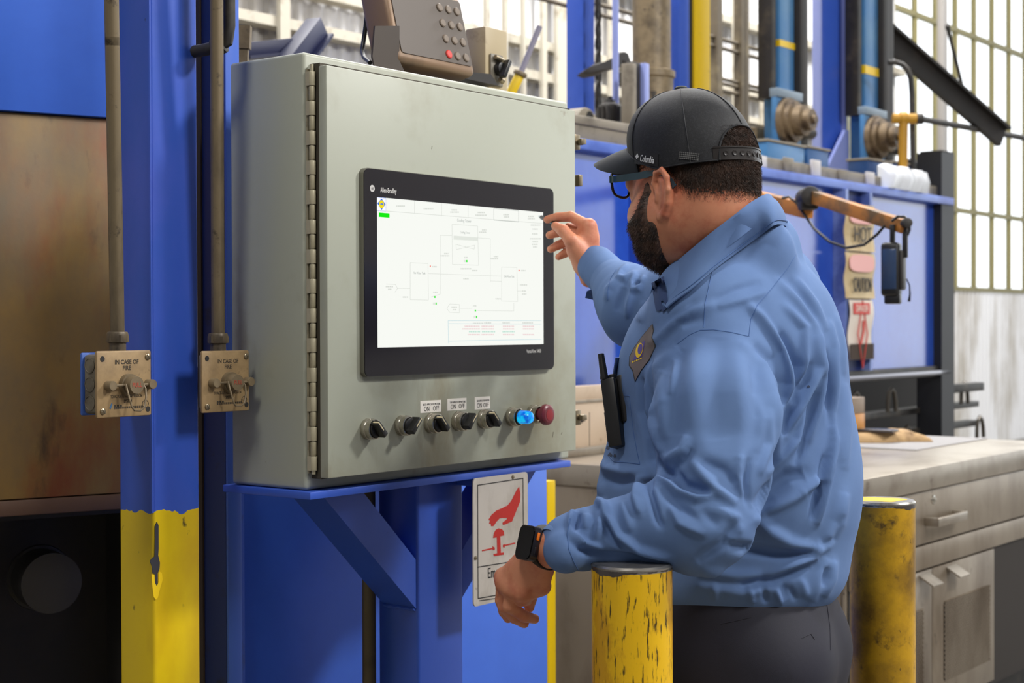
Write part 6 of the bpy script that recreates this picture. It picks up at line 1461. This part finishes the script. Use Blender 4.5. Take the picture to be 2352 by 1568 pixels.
for a in (math.pi/3, -math.pi/3, 2*math.pi/3, -2*math.pi/3, math.pi):
    b = MB(); b.tube([cpt(a, t, .0003) for t in np.linspace(.0 if a != math.pi else .42, .97, 22)], .0011, 5); b.build('panel_seam', m_cap, capo)
b = MB(); q = Vector(cpt(0, 1)); b.lathe([(.011, -.002), (.0105, .003), (.007, .0055), (0, .006)], 20, Matrix.Translation(q)); b.build('top_button', m_capf, capo)
b = MB(); base_ = Vector(cpt(0, .02))
# headband edge
b.tube([cpt(p, 0.004, .0004) for p in np.linspace(-math.pi+.66, math.pi-.66, 70)], .0014, 6); b.build('edge_binding', m_cap, capo)
# snap strap
bm = bmesh.new(); rows = []
for a in np.linspace(-.70, .70, 25):
    p = math.pi+a; f, l, u = cbase(p); k = 1.012
    rows.append([bm.verts.new(H(f*k*e, l*k*e, u+z)) for e, z in ((1, .001), (1.0, .021), (.985, .021), (.985, .001))])
for A, B in zip(rows, rows[1:]):
    for k in range(4): bm.faces.new((A[k], B[k], B[(k+1) % 4], A[(k+1) % 4]))
bm.faces.new(rows[0]); bm.faces.new(rows[-1][::-1]); bmesh.ops.recalc_face_normals(bm, faces=bm.faces)
me = bpy.data.meshes.new('strap'); bm.to_mesh(me); bm.free(); smooth(me, 40); st_ = link('snap_strap', me, mat('strap_plastic', (38, 34, 33), .35), capo)
st0 = None
for a in np.linspace(-.50, .54, 8):
    f, l, u = cbase(math.pi+a); c_ = Vector(H(f*1.014, l*1.014, u+.011)); n_ = Vector(HF*f/.114**2+HL*l/.096**2).normalized()
    b = MB(); b.lathe([(.0042, 0), (.0036, .0012), (.002, .0008), (0, .0008)], 14, Matrix.Translation(c_) @ n_.to_track_quat('Z', 'Y').to_matrix().to_4x4()); b.build('strap_stud', mat('strap_plastic', (38, 34, 33), .35), capo)
bm = bmesh.new(); rows = []
for a in np.linspace(-.70, .70, 25):
    p = math.pi+a; f, l, u = cbase(p)
    rows.append([bm.verts.new(H(f*1.016, l*1.016, u+z)) for z in (.0195, .0215)]+[bm.verts.new(H(f*1.024, l*1.024, u+z)) for z in (.0215, .0195)])
for A, B in zip(rows, rows[1:]):
    for k in range(4): bm.faces.new((A[k], B[k], B[(k+1) % 4], A[(k+1) % 4]))
bm.faces.new(rows[0]); bm.faces.new(rows[-1][::-1]); bmesh.ops.recalc_face_normals(bm, faces=bm.faces)
me = bpy.data.meshes.new('rib'); bm.to_mesh(me); bm.free(); link('strap_rib', me, MATS['strap_plastic'], capo)
# brim
bm = bmesh.new(); rows = []; NS, NR = 36, 10
for i in range(NS+1):
    s = -1+2*i/NS; p = s*math.radians(62); f, l, u = cbase(p); L_ = .082*(1-abs(s)**2.6)**.5
    row = []
    for k in range(NR+1):
        t = k/NR; ff = f+L_*t; ll = l*(1-.10*t); uu = u+.003-.008*t*t-.006*t-.012*(abs(ll)/.085)**2*t
        row.append(bm.verts.new(H(ff, ll, uu)))
    rows.append(row)
for A, B in zip(rows, rows[1:]):
    for k in range(NR): bm.faces.new((A[k], A[k+1], B[k+1], B[k]))
bmesh.ops.recalc_face_normals(bm, faces=bm.faces); bmesh.ops.solidify(bm, geom=list(bm.faces), thickness=.0032)
me = bpy.data.meshes.new('brim'); bm.to_mesh(me); bm.free(); smooth(me, 50); link('brim', me, m_capf, capo)
# writing and marks on the cap
def surf_frame(bvh, p0, p1, lift):
    a, na = hit(bvh, *p0); c, nc = hit(bvh, *p1); x = (c-a).normalized(); m_, nm = hit(bvh, (p0[0]+p1[0])/2, (p0[1]+p1[1])/2)
    if nm.dot(EYE-m_) < 0: nm = -nm
    n = (nm-x*nm.dot(x)).normalized(); y = n.cross(x); q = m_+n*lift
    return Matrix(((x.x, y.x, n.x, q.x), (x.y, y.y, n.y, q.y), (x.z, y.z, n.z, q.z), (0, 0, 0, 1))), (c-a).length
M_, L_ = surf_frame(cb_, (1462, 361), (1508, 369), .0022)
def cap_decal():
    poly = [(1457, 346), (1512, 353), (1512, 380), (1457, 376)]; last = None; bm = bmesh.new(); n = 8; g_ = []
    for i in range(n+1):
        row = []
        for k in range(n+1):
            x = poly[0][0]+(poly[1][0]-poly[0][0])*i/n; y = poly[0][1]+(poly[1][1]-poly[0][1])*i/n+(poly[3][1]-poly[0][1])*k/n
            h, nn = hit(cb_, x, y); h = h if h is not None and (last is None or abs(h.y-last.y) < .03) else P(x, y, last.y); last = h; row.append(bm.verts.new(h-ray(x, y).normalized()*.0012))
        g_.append(row)
    for i in range(n):
        for k in range(n): bm.faces.new((g_[i][k], g_[i][k+1], g_[i+1][k+1], g_[i+1][k]))
    me = bpy.data.meshes.new('logo_tab'); bm.to_mesh(me); bm.free(); smooth(me, 60); return link('logo_tab', me, mat('tab_black', (15, 15, 18), .6), capo)
cap_decal()
m_logo = mat('logo_white', (206, 208, 212), .5)
text('Columbia', .0145, m_logo, capo, M_ @ T3(.0048, -.0006, .0006), xs=.60, ext=.0002, bold=.0001)
b = MB()
for dx, dy in ((0, .0024), (0, -.0024), (.0021, 0), (-.0021, 0)):
    b.prism([(dx, dy+.0021), (dx+.0018, dy), (dx, dy-.0021), (dx-.0018, dy)], .0003, M_ @ T3(-L_/2+.0042, .0015, .0005))
o_ = b.build('logo_emblem', m_logo, capo, sm=0); o_['kind'] = 'stuff'
M_, L_ = surf_frame(cb_, (1560, 356), (1607, 361), .001)
b = MB()
for i in range(11):
    for j in range(4): b.box(-L_/2+i*L_/11, -L_/2+(i+.72)*L_/11, -.0055+j*.0030, -.0055+j*.0030+.0020, 0, .0004, M=M_)
o_ = b.build('reflective_weave', mat('weave_grey', (92, 92, 92), .4), capo, sm=0); o_['kind'] = 'stuff'
# ---- glasses
gl = thing('eyeglasses', 'dark framed eyeglasses worn under the black cap brim', 'glasses', None)
m_frm = mat('black_frame', (18, 18, 22), .25); m_lens = mat('lens', (215, 228, 255), .02, trans=1.0); m_lens.node_tree.nodes['Principled BSDF'].inputs['IOR'].default_value = 1.005
def GP(f, l, u): return Vector(H(f, l, u))
for s in (1, -1):
    rim = [(l, u) for l, u in ((.012, .040), (.020, .047), (.040, .049), (.060, .048), (.067, .044), (.067, .027), (.060, .016), (.042, .012), (.024, .013), (.014, .021))]
    def fz(l): return .120-.010*(abs(l)/.067)**2
    pr_ = crom([GP(fz(l), s*l, u) for l, u in rim]+[GP(fz(rim[0][0]), s*rim[0][0], rim[0][1])], 4)[:-1]
    b = MB(); b.tube(pr_, .0023, 8, closed=True); b.build('rim', m_frm, gl, sm=60)
    bm = bmesh.new(); f0 = bm.faces.new([bm.verts.new(p) for p in pr_]); bmesh.ops.solidify(bm, geom=[f0], thickness=.0014); me = bpy.data.meshes.new('lens'); bm.to_mesh(me); bm.free(); link('lens', me, m_lens, gl)
    tm = crom([GP(.111, s*.069, .038), GP(.105, s*.075, .037), GP(.085, s*.080, .035), GP(.04, s*.083, .033), GP(.004, s*.085, .033), GP(-.014, s*.085, .027), GP(-.030, s*.084, .006)], 6)
    bm = bmesh.new(); rows = []
    for i, p in enumerate(tm):
        d = (tm[min(i+1, len(tm)-1)]-tm[max(i-1, 0)]).normalized(); up_ = Vector(HU)-d*Vector(HU).dot(d); up_.normalize(); o2 = d.cross(up_); hh = .0055 if i < 22 else .0042
        rows.append([bm.verts.new(p+up_*a*hh+o2*c*.0014) for a, c in ((1, 1), (1, -1), (-1, -1), (-1, 1))])
    for A, B in zip(rows, rows[1:]):
        for k in range(4): bm.faces.new((A[k], A[(k+1) % 4], B[(k+1) % 4], B[k]))
    bm.faces.new(rows[0][::-1]); bm.faces.new(rows[-1]); bmesh.ops.recalc_face_normals(bm, faces=bm.faces)
    me = bpy.data.meshes.new('temple'); bm.to_mesh(me); bm.free(); smooth(me, 40); link('temple', me, mat('temple_teal_sheen', (40, 66, 78), .12), gl)  # teal reflection along the temple put into its colour
b = MB(); b.tube([GP(.120, .012, .040), GP(.123, 0, .043), GP(.120, -.012, .040)], .0022, 8); b.build('bridge', m_frm, gl, sm=60)
# ---- watch
n_, x_, wc = WN, WX, WCASE; y_ = n_.cross(x_)
Mw = Matrix(((x_.x, y_.x, n_.x, wc.x), (x_.y, y_.y, n_.y, wc.y), (x_.z, y_.z, n_.z, wc.z), (0, 0, 0, 1)))
wt = thing('wristwatch', 'black smartwatch with an orange crown on the left wrist', 'watch', Mw)
b = MB(); b.box(-.019, .019, -.025, .025, -.006, .006, .0095, 5, edges='z'); cs_ = b.build('case', mat('watch_metal', (70, 66, 68), .28, .8), wt)
b = MB(); b.box(-.0172, .0172, -.0232, .0232, .006, .0075, .0085, 5, edges='z'); b.build('watch_glass', mat('watch_black_glass', (8, 8, 10), .12, spec=.2), wt)
b = MB(); b.box(.0188, .0212, .006, .017, -.002, .0025, .001); b.build('crown', mat('orange_crown', (240, 120, 20), .4), wt)
b = MB(); b.box(.0188, .0198, -.016, -.004, -.0015, .002, .0004); b.build('side_button', mat('watch_metal', (70, 66, 68), .28, .8), wt)
bm = bmesh.new(); rows = []
for a in np.linspace(math.radians(38), math.radians(322), 34):
    rows.append([bm.verts.new((w, (.0285+e)*math.sin(a), -.034+(.0285+e)*math.cos(a))) for e, w in ((0, -.0115), (.0035, -.0115), (.0035, .0115), (0, .0115))])
for A, B in zip(rows, rows[1:]):
    for k in range(4): bm.faces.new((A[k], B[k], B[(k+1) % 4], A[(k+1) % 4]))
bm.faces.new(rows[0]); bm.faces.new(rows[-1][::-1]); bmesh.ops.recalc_face_normals(bm, faces=bm.faces)
me = bpy.data.meshes.new('strap'); bm.to_mesh(me); bm.free(); smooth(me, 40); link('strap', me, mat('black_strap', (20, 19, 20), .6), wt)
# ---- radio in the chest pocket
rt_, rb_ = P(1404, 872, 2.50), P(1424, 1028, 2.475); ax = (rt_-rb_).normalized(); fx_ = Vector(TF); fx_ = (fx_-ax*fx_.dot(ax)).normalized(); lx_ = ax.cross(fx_)
Mr = Matrix(((fx_.x, lx_.x, ax.x, rb_.x), (fx_.y, lx_.y, ax.y, rb_.y), (fx_.z, lx_.z, ax.z, rb_.z), (0, 0, 0, 1))); RL = (rt_-rb_).length
ra_ = thing('two_way_radio', 'black handheld two way radio clipped in the chest pocket', 'radio', Mr)
m_rad = mat('radio_black', (20, 20, 21), .4)
b = MB(); b.box(-.012, .012, -.021, .021, 0, RL, .003, 2); b.build('body', m_rad, ra_)
b = MB(); b.box(.012, .0135, -.017, .017, .01, RL*.52, .0006); b.build('grille', mat('radio_grey', (46, 46, 46), .5), ra_)
for k in range(5):
    b = MB(); b.box(.0135, .0142, -.015, .015, .012+k*.0085, .0145+k*.0085); b.build('grille_slot', m_ink, ra_)
b = MB(); b.cyl((.006, .014, RL), (.005, .014, RL+.006), .0075, 18); b.tube([(.006, .014, RL+.004), (.0065, .014, RL+.02), (.007, .0135, RL+.042)], [.0062, .0058, .0050], 14); b.build('antenna', m_rad, ra_)
b = MB(); b.lathe([(.0068, 0), (.0066, .008), (.0058, .009), (0, .0092)], 18, T3(-.001, -.004, RL)); b.build('volume_knob', m_rad, ra_)
b = MB(); b.lathe([(.005, .0092), (0, .0095)], 16, T3(-.001, -.004, RL)); b.build('knob_cap', mat('knob_silver', (170, 170, 172), .3, .6), ra_)
b = MB(); b.box(-.022, -.012, -.012, .008, RL*.35, RL+.004, .002); b.build('belt_clip', m_rad, ra_)
b = MB(); b.box(-.023, -.017, -.012, -.002, RL-.002, RL+.007, .001); b.build('clip_spring', mat('knob_silver', (170, 170, 172), .3, .6), ra_)
# card behind the radio
cq_ = P(1416, 862, 2.53); b = MB(); b.box(-.001, .001, -.016, .016, -.045, .03, .0004, M=Matrix.Translation(cq_) @ RZ(-.45) @ RY(.18)); o_ = b.build('pocket_notebook', mat('card_blue', (66, 86, 128), .5), None); tag(o_, 'thin blue notebook standing in the chest pocket behind the radio', 'notebook')
# ---- pen
xq, zq = on(FC, 1237, 496, QY-.0006); tip = FC @ Vector((xq, QY-.0008, zq)); gp = P(1281, 516, 3.075); d_ = (gp-tip).normalized()
pn = thing('pen', 'black pen with a pale tip held to the touchscreen corner', 'pen', Matrix.Translation(tip))
Lp = .098
b = MB(); b.tube([d_*.010, d_*.012, d_*Lp*.5, d_*Lp], [.0032, .0042, .0042, .0040], 14); b.build('barrel', mat('pen_black', (16, 17, 19), .25), pn)
b = MB(); b.tube([d_*.0, d_*.004, d_*.0105], [.0012, .0028, .0034], 14); b.build('pen_tip', mat('pen_pale', (214, 226, 232), .3), pn)
